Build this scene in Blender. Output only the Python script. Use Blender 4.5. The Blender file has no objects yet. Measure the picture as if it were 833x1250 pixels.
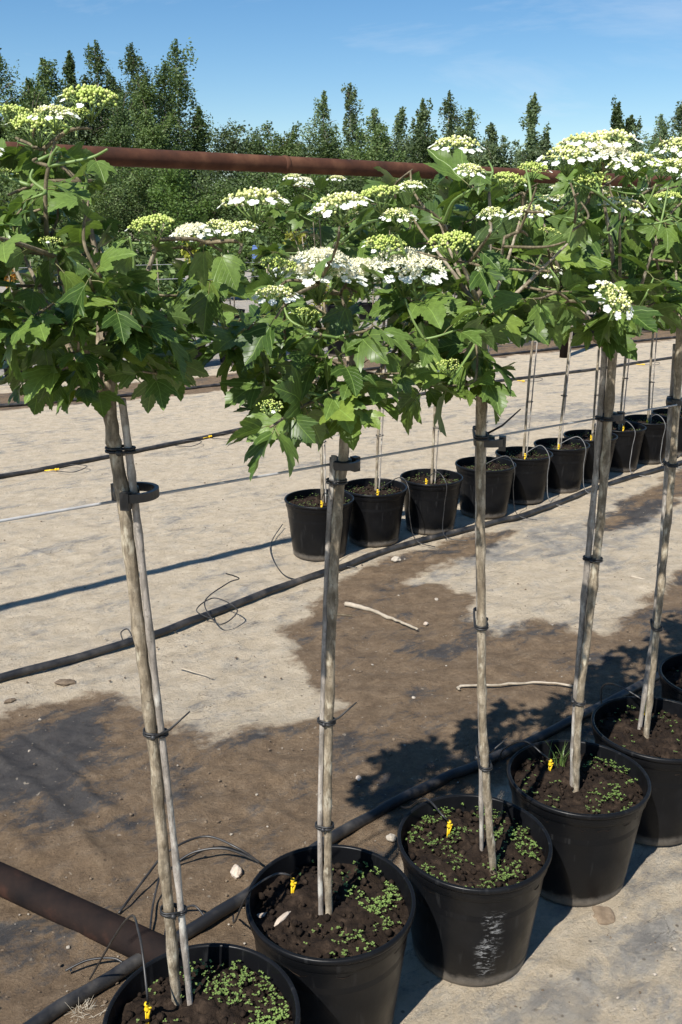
import bpy, bmesh, math, random
import numpy as np
from mathutils import Vector, Matrix, noise as mnoise
from mathutils.geometry import delaunay_2d_cdt
from math import radians as R, sin, cos, pi

S = bpy.context.scene
C = S.collection
rng = random.Random(7)
nr = np.random.default_rng(7)

# ------------------------------------------------------------------ camera
F, CX, CY, HC, HOR = 1150.0, 416.5, 625.0, 1.70, 270.0
PT = math.atan((CY - HOR) / F)
cd = bpy.data.cameras.new('camera'); cam = bpy.data.objects.new('camera', cd); C.objects.link(cam)
cd.sensor_fit = 'VERTICAL'; cd.sensor_height = 24.0; cd.sensor_width = 16.0
cd.lens = F * 24.0 / 1250.0
cd.clip_start = 0.05; cd.clip_end = 3000
cam.location = (0, 0, HC); cam.rotation_euler = (pi / 2 - PT, 0, 0)
S.camera = cam

# ------------------------------------------------------------------ light
SUN_EL, SUN_AZ = 50.0, 30.0          # shadows run towards SUN_AZ (from +Y to +X)
W = bpy.data.worlds.new('World'); S.world = W; W.use_nodes = True
nt = W.node_tree; nt.nodes.clear()
wo = nt.nodes.new('ShaderNodeOutputWorld'); bg = nt.nodes.new('ShaderNodeBackground')
sky = nt.nodes.new('ShaderNodeTexSky'); sky.sky_type = 'NISHITA'; sky.sun_disc = False
sky.sun_elevation = R(SUN_EL); sky.sun_rotation = R(SUN_AZ + 180)
sky.air_density = 1.0; sky.dust_density = 0.1; sky.ozone_density = 3.0; sky.altitude = 100
bg.inputs['Strength'].default_value = 0.082
tc = nt.nodes.new('ShaderNodeTexCoord'); mp = nt.nodes.new('ShaderNodeMapping')
mp.inputs['Scale'].default_value = (1.6, 3.0, 9.0); mp.inputs['Rotation'].default_value = (0.0, 0.35, 0.3)
nz = nt.nodes.new('ShaderNodeTexNoise'); nz.inputs['Scale'].default_value = 1.5
nz.inputs['Detail'].default_value = 7; nz.inputs['Roughness'].default_value = 0.62
nz.inputs['Distortion'].default_value = 0.5
rp = nt.nodes.new('ShaderNodeValToRGB')
rp.color_ramp.elements[0].position = 0.52; rp.color_ramp.elements[0].color = (0, 0, 0, 1)
rp.color_ramp.elements[1].position = 0.80; rp.color_ramp.elements[1].color = (0.40, 0.40, 0.40, 1)
mx = nt.nodes.new('ShaderNodeMix'); mx.data_type = 'RGBA'
mx.inputs['B'].default_value = (7.5, 8.0, 8.6, 1)
L = nt.links.new
L(tc.outputs['Generated'], mp.inputs['Vector']); L(mp.outputs[0], nz.inputs['Vector'])
L(nz.outputs['Fac'], rp.inputs[0]); L(rp.outputs[0], mx.inputs['Factor'])
hs = nt.nodes.new('ShaderNodeHueSaturation'); hs.inputs['Saturation'].default_value = 1.26
L(sky.outputs[0], hs.inputs['Color']); L(hs.outputs[0], mx.inputs['A']); L(mx.outputs['Result'], bg.inputs['Color']); L(bg.outputs[0], wo.inputs[0])

sd = bpy.data.lights.new('sun', 'SUN'); sd.energy = 5.0; sd.angle = R(0.5); sd.color = (1.0, 0.955, 0.88)
sun = bpy.data.objects.new('sun', sd); C.objects.link(sun)
sdir = Vector((sin(R(SUN_AZ)) * cos(R(SUN_EL)), cos(R(SUN_AZ)) * cos(R(SUN_EL)), -sin(R(SUN_EL))))
sun.rotation_euler = sdir.to_track_quat('-Z', 'Y').to_euler(); sun.location = (-4, -6, 12)

S.render.engine = 'CYCLES'
S.view_settings.view_transform = 'Standard'; S.view_settings.look = 'None'
S.view_settings.exposure = 0.56; S.view_settings.gamma = 1.0
S.cycles.max_bounces = 6; S.cycles.transparent_max_bounces = 8

# ------------------------------------------------------------------ pixel helpers
def ray(x, y):
    X = (x - CX) / F; Y = -(y - CY) / F
    return Vector((X, cos(PT) + Y * sin(PT), -sin(PT) + Y * cos(PT)))
def G(x, y, z=0.0):
    d = ray(x, y); t = (z - HC) / d.z
    return Vector((0, 0, HC)) + d * t
RU = Vector((sin(R(52.8)), cos(R(52.8)), 0)); RN = Vector((-RU.y, RU.x, 0))   # along the rows / across them
def PL(x, y, perp):                       # point on the upright plane through a row
    d = ray(x, y); t = perp / d.dot(RN)
    return Vector((0, 0, HC)) + d * t

# ------------------------------------------------------------------ mesh helpers
class MB:
    def __init__(s): s.v = []; s.f = []; s.m = []
    def tube(s, pts, rad, seg=8, mat=0, cap=True):
        pts = [Vector(p) for p in pts]; n = len(pts)
        if not hasattr(rad, '__len__'): rad = [rad] * n
        b = len(s.v); ref = None
        for i, p in enumerate(pts):
            t = (pts[min(i + 1, n - 1)] - pts[max(i - 1, 0)])
            t = t.normalized() if t.length > 1e-9 else Vector((0, 0, 1))
            if ref is None:
                ref = t.orthogonal().normalized()
            ref = (ref - t * ref.dot(t)); ref = ref.normalized() if ref.length > 1e-6 else t.orthogonal().normalized()
            q = t.cross(ref)
            for k in range(seg):
                a = 2 * pi * k / seg
                s.v.append(tuple(p + (ref * cos(a) + q * sin(a)) * rad[i]))
        for i in range(n - 1):
            for k in range(seg):
                k2 = (k + 1) % seg
                s.f.append((b + i * seg + k, b + i * seg + k2, b + (i + 1) * seg + k2, b + (i + 1) * seg + k)); s.m.append(mat)
        if cap:
            s.f.append(tuple(b + k for k in range(seg))[::-1]); s.m.append(mat)
            s.f.append(tuple(b + (n - 1) * seg + k for k in range(seg))); s.m.append(mat)
        return s
    def lathe(s, prof, seg=48, mat=0, c=(0, 0, 0), close=False, wob=0.0):
        b = len(s.v); n = len(prof)
        for (r, z) in prof:
            for k in range(seg):
                a = 2 * pi * k / seg
                rr = r * (1 + wob * sin(2 * a + 0.7))
                s.v.append((c[0] + rr * cos(a), c[1] + rr * sin(a), c[2] + z))
        for i in range(n if close else n - 1):
            j = (i + 1) % n
            for k in range(seg):
                k2 = (k + 1) % seg
                s.f.append((b + i * seg + k, b + i * seg + k2, b + j * seg + k2, b + j * seg + k)); s.m.append(mat)
        return s
    def box(s, c, h, M=None, mat=0):
        b = len(s.v); c = Vector(c)
        for sx in (-1, 1):
            for sy in (-1, 1):
                for sz in (-1, 1):
                    p = Vector((sx * h[0], sy * h[1], sz * h[2]))
                    if M is not None: p = M @ p
                    s.v.append(tuple(c + p))
        for q in ((0, 1, 3, 2), (4, 6, 7, 5), (0, 4, 5, 1), (2, 3, 7, 6), (0, 2, 6, 4), (1, 5, 7, 3)):
            s.f.append(tuple(b + i for i in q)); s.m.append(mat)
        return s
    def ico(s, c, r, sub=0, mat=0, jit=0.0, sq=(1, 1, 1), rg=rng):
        vs, fs = ICO[sub]; b = len(s.v); c = Vector(c)
        for v in vs:
            k = r * (1 + (rg.uniform(-jit, jit) if jit else 0))
            s.v.append((c.x + v[0] * k * sq[0], c.y + v[1] * k * sq[1], c.z + v[2] * k * sq[2]))
        for f in fs: s.f.append(tuple(b + i for i in f)); s.m.append(mat)
        return s
    def mesh(s, name, mats, smooth=True):
        me = bpy.data.meshes.new(name); me.from_pydata(s.v, [], s.f)
        for m in (mats if isinstance(mats, (list, tuple)) else [mats]): me.materials.append(m)
        if any(s.m): me.polygons.foreach_set('material_index', s.m)
        if smooth: me.polygons.foreach_set('use_smooth', [True] * len(s.f))
        me.update(); return me
    def build(s, name, mats, parent=None, smooth=True, kind=None):
        return link(name, s.mesh(name, mats, smooth), parent, kind)

def _ico(sub):
    bm = bmesh.new(); bmesh.ops.create_icosphere(bm, subdivisions=sub, radius=1)
    r = ([tuple(v.co) for v in bm.verts], [tuple(v.index for v in f.verts) for f in bm.faces]); bm.free(); return r
ICO = {0: _ico(1), 1: _ico(2), 2: _ico(3)}

def link(name, data, parent=None, kind=None):
    o = bpy.data.objects.new(name, data); C.objects.link(o)
    if parent is not None: o.parent = parent
    if kind: o['kind'] = kind
    return o
def empty(name, loc):
    o = bpy.data.objects.new(name, None); C.objects.link(o); o.location = loc; o.empty_display_size = 0.05; return o
def tag(o, label, cat, group=None):
    o['label'] = label; o['category'] = cat
    if group: o['group'] = group
    return o
def smooth_path(pts, n=8):
    pts = [Vector(p) for p in pts]; out = []
    if len(pts) < 3: return [pts[0].lerp(pts[-1], i / n) for i in range(n + 1)]
    for i in range(len(pts) - 1):
        p0 = pts[max(i - 1, 0)]; p1 = pts[i]; p2 = pts[i + 1]; p3 = pts[min(i + 2, len(pts) - 1)]
        for k in range(n):
            t = k / n
            out.append(0.5 * ((2 * p1) + (p2 - p0) * t + (2 * p0 - 5 * p1 + 4 * p2 - p3) * t * t + (3 * p1 - p0 - 3 * p2 + p3) * t ** 3))
    out.append(pts[-1]); return out

# ------------------------------------------------------------------ material helpers
def new_mat(name):
    m = bpy.data.materials.new(name); m.use_nodes = True; t = m.node_tree; t.nodes.clear()
    out = t.nodes.new('ShaderNodeOutputMaterial'); bs = t.nodes.new('ShaderNodeBsdfPrincipled')
    t.links.new(bs.outputs[0], out.inputs['Surface'])
    return m, t, bs, out
def nd(t, typ, **kw):
    n = t.nodes.new(typ)
    for k, v in kw.items():
        if k in n.inputs: n.inputs[k].default_value = v
        else: setattr(n, k, v)
    return n
def noise(t, vec, scale, detail=4, rough=0.55, dist=0.0):
    n = nd(t, 'ShaderNodeTexNoise', Scale=scale, Detail=detail, Roughness=rough, Distortion=dist)
    if vec is not None: t.links.new(vec, n.inputs['Vector'])
    return n.outputs['Fac']
def ramp(t, fac, stops):
    n = t.nodes.new('ShaderNodeValToRGB'); e = n.color_ramp.elements
    while len(e) < len(stops): e.new(0.5)
    for i, (p, c) in enumerate(stops):
        e[i].position = p; e[i].color = (c, c, c, 1) if not hasattr(c, '__len__') else (*c, 1)
    t.links.new(fac, n.inputs[0]); return n.outputs[0]
def mixc(t, fac, a, b, mode='MIX'):
    n = t.nodes.new('ShaderNodeMix'); n.data_type = 'RGBA'; n.blend_type = mode
    for s_, v in (('Factor', fac), ('A', a), ('B', b)):
        if isinstance(v, bpy.types.NodeSocket): t.links.new(v, n.inputs[s_])
        elif hasattr(v, '__len__'): n.inputs[s_].default_value = (*v, 1)
        else: n.inputs[s_].default_value = v
    return n.outputs['Result']
def math_(t, op, a, b=0.0, c=0.0, clamp=False):
    n = t.nodes.new('ShaderNodeMath'); n.operation = op; n.use_clamp = clamp
    for i, v in enumerate((a, b, c)):
        if isinstance(v, bpy.types.NodeSocket): t.links.new(v, n.inputs[i])
        else: n.inputs[i].default_value = v
    return n.outputs[0]
def bump(t, bs, h, strength, dist, prev=None):
    n = nd(t, 'ShaderNodeBump', Strength=strength, Distance=dist); t.links.new(h, n.inputs['Height'])
    if prev is not None: t.links.new(prev, n.inputs['Normal'])
    t.links.new(n.outputs[0], bs.inputs['Normal']); return n.outputs[0]
def objc(t): return t.nodes.new('ShaderNodeTexCoord').outputs['Object']
def geop(t): return t.nodes.new('ShaderNodeNewGeometry').outputs['Position']
def vmap(t, vec, scale=(1, 1, 1), rot=(0, 0, 0), loc=(0, 0, 0)):
    n = t.nodes.new('ShaderNodeMapping'); n.inputs['Scale'].default_value = scale; n.inputs['Rotation'].default_value = rot
    n.inputs['Location'].default_value = loc; t.links.new(vec, n.inputs[0]); return n.outputs[0]
def simple(name, stops, scale=8, rough=0.6, bscale=40, bs_=0.3, bd=0.004, spec=0.5, per_obj=0.0, pos=False, metal=0.0):
    m, t, bs, out = new_mat(name); v = geop(t) if pos else objc(t)
    col = ramp(t, noise(t, v, scale, 6, 0.6), stops)
    if per_obj:
        r = t.nodes.new('ShaderNodeObjectInfo').outputs['Random']
        col = mixc(t, 1.0, col, ramp(t, r, [(0, 1 - per_obj), (1, 1 + per_obj)]), 'MULTIPLY')
    t.links.new(col, bs.inputs['Base Color']); bs.inputs['Roughness'].default_value = rough
    bs.inputs['Specular IOR Level'].default_value = spec; bs.inputs['Metallic'].default_value = metal
    if bs_: bump(t, bs, noise(t, v, bscale, 5, 0.6), bs_, bd)
    return m

# ---- ground
def ground_mat():
    m, t, bs, out = new_mat('ground_fabric_and_sand')
    P = geop(t); lk = t.links.new
    wa = nd(t, 'ShaderNodeAttribute', attribute_name='wet'); fa = nd(t, 'ShaderNodeAttribute', attribute_name='bare')
    along = vmap(t, P, (1, 1, 1), (0, 0, R(-37.2)))           # x runs along the rows
    streak = vmap(t, along, (0.7, 2.2, 1.0))
    n1 = noise(t, P, 3.2, 8, 0.62, 0.3); n2 = noise(t, P, 14, 7, 0.65); n3 = noise(t, P, 60, 5, 0.7)
    ns = noise(t, streak, 2.6, 8, 0.62, 0.6); ns2 = noise(t, vmap(t, along, (0.9, 1.6, 1)), 7.5, 8, 0.72, 0.6)
    grain = noise(t, P, 380, 3, 0.8)
    # woven fabric, blue grey, dusty
    wv = nd(t, 'ShaderNodeTexWave', Scale=110.0, Distortion=0.6); wv.bands_direction = 'X'; lk(along, wv.inputs['Vector'])
    wv2 = nd(t, 'ShaderNodeTexWave', Scale=110.0, Distortion=0.6); wv2.bands_direction = 'Y'; lk(along, wv2.inputs['Vector'])
    weave = math_(t, 'MULTIPLY', wv.outputs['Fac'], wv2.outputs['Fac'])
    fab_dry = ramp(t, n2, [(0.25, (0.15, 0.15, 0.153)), (0.5, (0.28, 0.27, 0.25)), (0.78, (0.44, 0.41, 0.36))])
    fab_wet = ramp(t, n2, [(0.25, (0.035, 0.037, 0.043)), (0.75, (0.085, 0.084, 0.084))])
    sand = ramp(t, n2, [(0.2, (0.42, 0.34, 0.235)), (0.5, (0.56, 0.467, 0.34)), (0.8, (0.66, 0.57, 0.435))])
    sand = mixc(t, math_(t, 'MULTIPLY', ramp(t, n3, [(0.30, 1.0), (0.42, 0.0)]), 0.35), sand, (0.27, 0.22, 0.165))
    sand = mixc(t, math_(t, 'MULTIPLY', ramp(t, grain, [(0.35, 1.0), (0.56, 0.0)]), 0.16), sand, (0.24, 0.185, 0.13))
    mud = ramp(t, math_(t, 'ADD', math_(t, 'MULTIPLY', n2, .6), math_(t, 'MULTIPLY', n3, .4)), [(0.28, (0.105, 0.070, 0.042)), (0.5, (0.215, 0.150, 0.092)), (0.72, (0.33, 0.245, 0.160))])
    mud = mixc(t, math_(t, 'MULTIPLY', ramp(t, grain, [(0.4, 1.0), (0.6, 0.0)]), 0.25), mud, (0.05, 0.034, 0.022))
    # where the sand has blown or washed off the fabric
    bare_d = math_(t, 'ADD', math_(t, 'MULTIPLY', ns, 0.6), math_(t, 'MULTIPLY', ns2, 0.5))
    bare_d = math_(t, 'ADD', bare_d, math_(t, 'MULTIPLY', fa.outputs['Fac'], 0.22))
    bare_d = math_(t, 'ADD', bare_d, math_(t, 'MULTIPLY', math_(t, 'SUBTRACT', n3, 0.5), 0.22))
    bare_d = math_(t, 'ADD', bare_d, math_(t, 'MULTIPLY', math_(t, 'SUBTRACT', n1, 0.5), 0.25))
    bd = ramp(t, bare_d, [(0.575, 0.0), (0.68, 0.85)])
    bare_w = ramp(t, math_(t, 'ADD', bare_d, math_(t, 'MULTIPLY', n1, 0.12)), [(0.64, 0.0), (0.73, 0.9)])
    mot = noise(t, vmap(t, P, (1, 1, 1), (0, 0, 0), (7.3, 2.1, 0)), 5.5, 9, 0.72, 0.25)
    sand = mixc(t, ramp(t, mot, [(0.52, 0.0), (0.68, 0.50)]), sand, (0.33, 0.305, 0.265))
    fab_dry = mixc(t, ramp(t, mot, [(0.40, 0.75), (0.52, 0.0)]), fab_dry, (0.42, 0.36, 0.275))
    fab_dry = mixc(t, ramp(t, mot, [(0.55, 0.0), (0.68, 0.6)]), fab_dry, (0.085, 0.088, 0.098))
    dry = mixc(t, bd, sand, fab_dry); wetc = mixc(t, bare_w, mud, fab_wet)
    e = math_(t, 'ADD', math_(t, 'MULTIPLY', math_(t, 'SUBTRACT', n1, 0.5), 0.42), math_(t, 'MULTIPLY', math_(t, 'SUBTRACT', n2, 0.5), 0.16))
    wf = math_(t, 'ADD', math_(t, 'ADD', wa.outputs['Fac'], e), 0.5, clamp=True)
    wf = ramp(t, wf, [(0.455, 0.0), (0.51, 1.0)])
    col = mixc(t, wf, dry, wetc)
    # pale dried crust at the rim of the wet soil and loose light flecks
    fl = ramp(t, noise(t, P, 45, 2, 0.5), [(0.70, 0.0), (0.74, 0.6)])
    col = mixc(t, fl, col, (0.42, 0.36, 0.28))
    vo = nd(t, 'ShaderNodeTexVoronoi', Scale=34.0, Randomness=1.0); lk(P, vo.inputs['Vector'])
    sx_ = t.nodes.new('ShaderNodeSeparateColor'); lk(vo.outputs['Color'], sx_.inputs[0])
    dotm = math_(t, 'MULTIPLY', ramp(t, vo.outputs['Distance'], [(0.10, 1.0), (0.20, 0.0)]), ramp(t, sx_.outputs[0], [(0.72, 0.0), (0.74, 0.75)]))
    col = mixc(t, math_(t, 'MULTIPLY', dotm, ramp(t, n2, [(0.42, 0.25), (0.58, 1.0)])), col, (0.07, 0.05, 0.034))
    slit = ramp(t, math_(t, 'ABSOLUTE', math_(t, 'SUBTRACT', noise(t, vmap(t, along, (1.3, 4.5, 1)), 3.4, 5, 0.6, 0.8), 0.5)), [(0.0, 0.75), (0.012, 0.0)])
    col = mixc(t, math_(t, 'MULTIPLY', slit, ramp(t, n1, [(0.50, 0.0), (0.62, 0.8)])), col, (0.075, 0.062, 0.05))
    lk(col, bs.inputs['Base Color'])
    rw = mixc(t, wf, (0.92, 0.92, 0.92), (0.80, 0.80, 0.80))
    lk(rw, bs.inputs['Roughness']); bs.inputs['Specular IOR Level'].default_value = 0.25
    h = math_(t, 'ADD', math_(t, 'MULTIPLY', n3, 0.45), math_(t, 'MULTIPLY', ns2, 1.0))
    p1 = bump(t, bs, h, 1.0, 0.028)
    p2 = bump(t, bs, noise(t, P, 150, 6, 0.75), math_s(0.9), 0.010, p1)
    b3 = nd(t, 'ShaderNodeBump', Distance=0.0015); lk(weave, b3.inputs['Height']); lk(bd, b3.inputs['Strength']); lk(p2, b3.inputs['Normal'])
    lk(b3.outputs[0], bs.inputs['Normal'])
    return m
def math_s(x): return x

def leaf_mat(name, base, light, trans, per=0.25, veins=True, gl=0.42, spec=0.4):
    m, t, bs, out = new_mat(name); lk = t.links.new
    uv = t.nodes.new('ShaderNodeTexCoord').outputs['UV']
    info = t.nodes.new('ShaderNodeObjectInfo').outputs['Random']
    young = tuple(x * k for x, k in zip(light, (1.45, 1.30, 1.15)))
    col = ramp(t, info, [(0.0, base), (0.55, light), (0.85, light), (1.0, young)]) if veins else mixc(t, info, base, light)
    if veins:
        gb = t.nodes.new('ShaderNodeNewGeometry').outputs['Backfacing']
        col = mixc(t, math_(t, 'MULTIPLY', gb, 0.55), col, (0.10, 0.155, 0.062))
        spot = ramp(t, noise(t, objc(t), 5.5, 5, .7), [(0.66, 0.0), (0.74, 0.6)]); col = mixc(t, spot, col, (0.14, 0.13, 0.045))
    col = mixc(t, 1.0, col, ramp(t, noise(t, objc(t), 9, 4), [(0.25, 1 - per), (0.75, 1 + per)]), 'MULTIPLY')
    if veins:
        sx = t.nodes.new('ShaderNodeSeparateXYZ'); lk(uv, sx.inputs[0])
        x = math_(t, 'ABSOLUTE', math_(t, 'SUBTRACT', sx.outputs[0], 0.5)); y = sx.outputs[1]
        mid = ramp(t, x, [(0.006, 1.0), (0.016, 0.0)])
        # lateral veins rising from the midrib, plus the lobe vein
        lat = math_(t, 'FRACT', math_(t, 'MULTIPLY', math_(t, 'SUBTRACT', y, math_(t, 'MULTIPLY', x, 1.05)), 6.5))
        lat = ramp(t, lat, [(0.0, 0.0), (0.04, 0.85), (0.11, 0.0)])
        lob = ramp(t, math_(t, 'ABSOLUTE', math_(t, 'SUBTRACT', math_(t, 'MULTIPLY', y, 0.90), x)), [(0.006, 0.9), (0.018, 0.0)])
        vn = math_(t, 'MAXIMUM', math_(t, 'MAXIMUM', mid, lat), lob)
        col = mixc(t, math_(t, 'MULTIPLY', vn, 0.42), col, tuple(min(1, c * 2.2 + 0.02) for c in light))
        bump(t, bs, math_(t, 'SUBTRACT', 1.0, vn), 0.5, 0.0015)
    lk(col, bs.inputs['Base Color']); bs.inputs['Roughness'].default_value = gl
    bs.inputs['Specular IOR Level'].default_value = spec
    tr = t.nodes.new('ShaderNodeBsdfTranslucent')
    lk(mixc(t, 1.0, col, (1.5, 1.55, 0.55), 'MULTIPLY'), tr.inputs['Color'])
    mxs = t.nodes.new('ShaderNodeMixShader'); mxs.inputs[0].default_value = trans
    lk(bs.outputs[0], mxs.inputs[1]); lk(tr.outputs[0], mxs.inputs[2]); lk(mxs.outputs[0], out.inputs['Surface'])
    return m

def pot_mat(name, scuff=False):
    m, t, bs, out = new_mat(name); lk = t.links.new; O = objc(t)
    info = t.nodes.new('ShaderNodeObjectInfo')
    off = nd(t, 'ShaderNodeVectorMath', operation='ADD'); lk(O, off.inputs[0])
    cmb = t.nodes.new('ShaderNodeCombineXYZ')
    for i in range(3): lk(math_(t, 'MULTIPLY', info.outputs['Random'], 9.0 + i), cmb.inputs[i])
    lk(cmb.outputs[0], off.inputs[1]); V = off.outputs[0]
    dust = ramp(t, noise(t, V, 7, 8, 0.68, 0.4), [(0.50, 0.0), (0.85, 0.28)])
    sep = t.nodes.new('ShaderNodeSeparateXYZ'); lk(O, sep.inputs[0])
    low = ramp(t, math_(t, 'ADD', sep.outputs[2], math_(t, 'MULTIPLY', noise(t, V, 22, 5, 0.7), 0.05)), [(0.030, 0.65), (0.062, 0.0)])
    streak = ramp(t, noise(t, vmap(t, V, (60, 60, 4)), 1.0, 3, 0.5), [(0.62, 0.0), (0.72, 0.12)])
    col = mixc(t, dust, (0.0055, 0.0058, 0.0068), (0.035, 0.035, 0.037))
    col = mixc(t, streak, col, (0.10, 0.10, 0.10)); col = mixc(t, low, col, (0.22, 0.19, 0.155))
    if scuff:
        a = math_(t, 'SUBTRACT', sep.outputs[0], math_(t, 'MULTIPLY', sep.outputs[2], 0.05))
        band = ramp(t, math_(t, 'ABSOLUTE', math_(t, 'ADD', a, math_(t, 'ADD', math_(t, 'MULTIPLY', noise(t, O, 14, 3), 0.09), -0.06))), [(0.004, 1.0), (0.030, 0.0)])
        sc = ramp(t, noise(t, vmap(t, O, (55, 55, 150), (0, 0.7, 0)), 1.0, 6, 0.75), [(0.52, 0.0), (0.58, 1.0)])
        zl = ramp(t, sep.outputs[2], [(0.03, 0.0), (0.05, 1.0), (0.21, 1.0), (0.24, 0.0)])
        k = math_(t, 'MULTIPLY', math_(t, 'MULTIPLY', band, sc), zl)
        col = mixc(t, math_(t, 'MULTIPLY', k, 0.6), col, (0.42, 0.42, 0.42))
    lk(col, bs.inputs['Base Color'])
    bs.inputs['Specular IOR Level'].default_value = 0.17
    lk(ramp(t, noise(t, V, 18, 5, 0.6), [(0.3, 0.28), (0.7, 0.42)]), bs.inputs['Roughness'])
    bump(t, bs, noise(t, V, 55, 5, 0.6), 0.12, 0.002)
    return m

M = {}
M['ground'] = ground_mat()
M['pot'] = pot_mat('pot_black_plastic'); M['pot_scuffed'] = pot_mat('pot_scuffed_plastic', True)
M['soil'] = simple('potting_soil', [(0.3, (0.010, 0.0065, 0.005)), (0.55, (0.024, 0.016, 0.011)), (0.78, (0.065, 0.044, 0.030))], 42, 0.95, 160, 0.9, 0.006, 0.15)
M['leaf'] = leaf_mat('viburnum_leaf', (0.036, 0.074, 0.015), (0.125, 0.195, 0.040), 0.24, gl=0.40)
M['leaf_far'] = leaf_mat('viburnum_leaf_rear', (0.034, 0.070, 0.016), (0.098, 0.158, 0.034), 0.22)
M['petiole'] = simple('petiole', [(0.3, (0.12, 0.15, 0.04)), (0.7, (0.18, 0.16, 0.06))], 10, 0.5, bs_=0)
M['bud'] = simple('flower_bud_green', [(0.3, (0.33, 0.44, 0.075)), (0.7, (0.50, 0.57, 0.15))], 30, 0.6, bs_=0)
M['bud_y'] = simple('flower_bud_yellow', [(0.3, (0.46, 0.52, 0.15)), (0.7, (0.66, 0.66, 0.27))], 30, 0.6, bs_=0)
M['cream'] = simple('open_flower_cream', [(0.3, (0.74, 0.70, 0.46)), (0.7, (0.84, 0.81, 0.64))], 40, 0.7, bs_=0)
M['petal'] = leaf_mat('white_petal', (0.78, 0.80, 0.76), (0.84, 0.85, 0.82), 0.22, per=0.04, veins=False, gl=0.6, spec=0.2)
M['stalk'] = simple('green_stalk', [(0.3, (0.12, 0.20, 0.05)), (0.7, (0.20, 0.28, 0.08))], 20, 0.5, bs_=0)
M['weed'] = leaf_mat('seedling_leaf', (0.14, 0.22, 0.055), (0.21, 0.30, 0.085), 0.3, veins=False)
def bark(name, a, b, c, sc=1.0):
    m, t, bs, out = new_mat(name); P = geop(t); lk = t.links.new
    st = vmap(t, P, (120 * sc, 120 * sc, 26 * sc)); bl = noise(t, P, 26 * sc, 6, 0.62)
    col = ramp(t, bl, [(0.30, a), (0.5, b), (0.72, c)])
    col = mixc(t, math_(t, 'MULTIPLY', ramp(t, noise(t, st, 1.0, 6, 0.65), [(0.42, 1.0), (0.6, 0.0)]), 0.55), col, tuple(x * 0.32 for x in a))
    sp_ = ramp(t, noise(t, P, 240 * sc, 3, 0.6), [(0.58, 0.0), (0.68, 0.7)]); col = mixc(t, sp_, col, tuple(x * 0.35 for x in b))
    pale = ramp(t, noise(t, vmap(t, P, (1, 1, .35)), 60 * sc, 4, 0.6), [(0.56, 0.0), (0.66, 0.6)]); col = mixc(t, pale, col, tuple(min(.6, x * 1.35) for x in c))
    lk(col, bs.inputs['Base Color']); bs.inputs['Roughness'].default_value = 0.85; bs.inputs['Specular IOR Level'].default_value = 0.25
    bump(t, bs, noise(t, vmap(t, P, (1, 1, .3)), 130 * sc, 6, 0.65), 0.8, 0.003); return m
M['bark'] = bark('viburnum_bark', (0.17, 0.132, 0.088), (0.31, 0.255, 0.180), (0.47, 0.405, 0.31))
M['stake'] = bark('weathered_stake_wood', (0.23, 0.20, 0.17), (0.36, 0.32, 0.275), (0.48, 0.43, 0.38), 0.7)
M['twig'] = bark('twig_bark', (0.12, 0.10, 0.06), (0.20, 0.165, 0.10), (0.27, 0.22, 0.15))
M['hose'] = simple('black_hose', [(0.42, (0.012, 0.012, 0.013)), (0.62, (0.05, 0.046, 0.042)), (0.8, (0.20, 0.165, 0.13))], 12, 0.45, 60, 0.25, 0.002, pos=True)
M['tube'] = simple('thin_black_tube', [(0.4, (0.012, 0.012, 0.013)), (0.75, (0.06, 0.056, 0.052))], 20, 0.4, bs_=0, pos=True)
M['tubegrey'] = simple('thin_dusty_tube', [(0.4, (0.10, 0.10, 0.10)), (0.75, (0.22, 0.21, 0.20))], 20, 0.5, bs_=0, pos=True)
M['tie'] = simple('black_tie', [(0.4, (0.010, 0.010, 0.011)), (0.75, (0.03, 0.03, 0.03))], 20, 0.5, bs_=0)
M['clip'] = simple('black_clip_plastic', [(0.4, (0.012, 0.012, 0.013)), (0.75, (0.04, 0.04, 0.042))], 20, 0.4, bs_=0)
M['yellow'] = simple('yellow_plastic', [(0.3, (0.72, 0.45, 0.012)), (0.7, (0.85, 0.57, 0.02))], 30, 0.45, bs_=0)
M['wire'] = simple('grey_wire', [(0.3, (0.30, 0.30, 0.31)), (0.7, (0.46, 0.46, 0.46))], 30, 0.4, bs_=0, pos=True)
M['rust'] = simple('rusty_pipe', [(0.25, (0.030, 0.012, 0.007)), (0.5, (0.070, 0.026, 0.013)), (0.72, (0.13, 0.058, 0.030))], 9, 0.8, 60, 0.5, 0.002, 0.3, pos=True)
M['rust_dark'] = simple('dark_rusty_pipe', [(0.3, (0.010, 0.008, 0.008)), (0.55, (0.020, 0.013, 0.011)), (0.75, (0.055, 0.026, 0.018))], 9, 0.85, 60, 0.6, 0.003, 0.1, pos=True)
M['stone'] = simple('pale_stone', [(0.3, (0.26, 0.22, 0.17)), (0.7, (0.46, 0.41, 0.34))], 40, 0.9, 120, 0.6, 0.002, per_obj=0.2)
M['clod'] = simple('soil_clod', [(0.3, (0.10, 0.07, 0.045)), (0.7, (0.22, 0.165, 0.11))], 40, 0.95, 120, 0.8, 0.003, per_obj=0.2)
M['driftstick'] = simple('bleached_stick', [(0.3, (0.24, 0.20, 0.145)), (0.7, (0.42, 0.36, 0.28))], 30, 0.85, 90, 0.5, 0.002)
M['chip'] = simple('pale_wood_chip', [(0.3, (0.36, 0.28, 0.21)), (0.7, (0.60, 0.52, 0.43))], 30, 0.8, 90, 0.4, 0.002)
M['fibre'] = simple('straw_fibre', [(0.3, (0.40, 0.35, 0.27)), (0.7, (0.6, 0.54, 0.43))], 30, 0.8, bs_=0)

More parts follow.
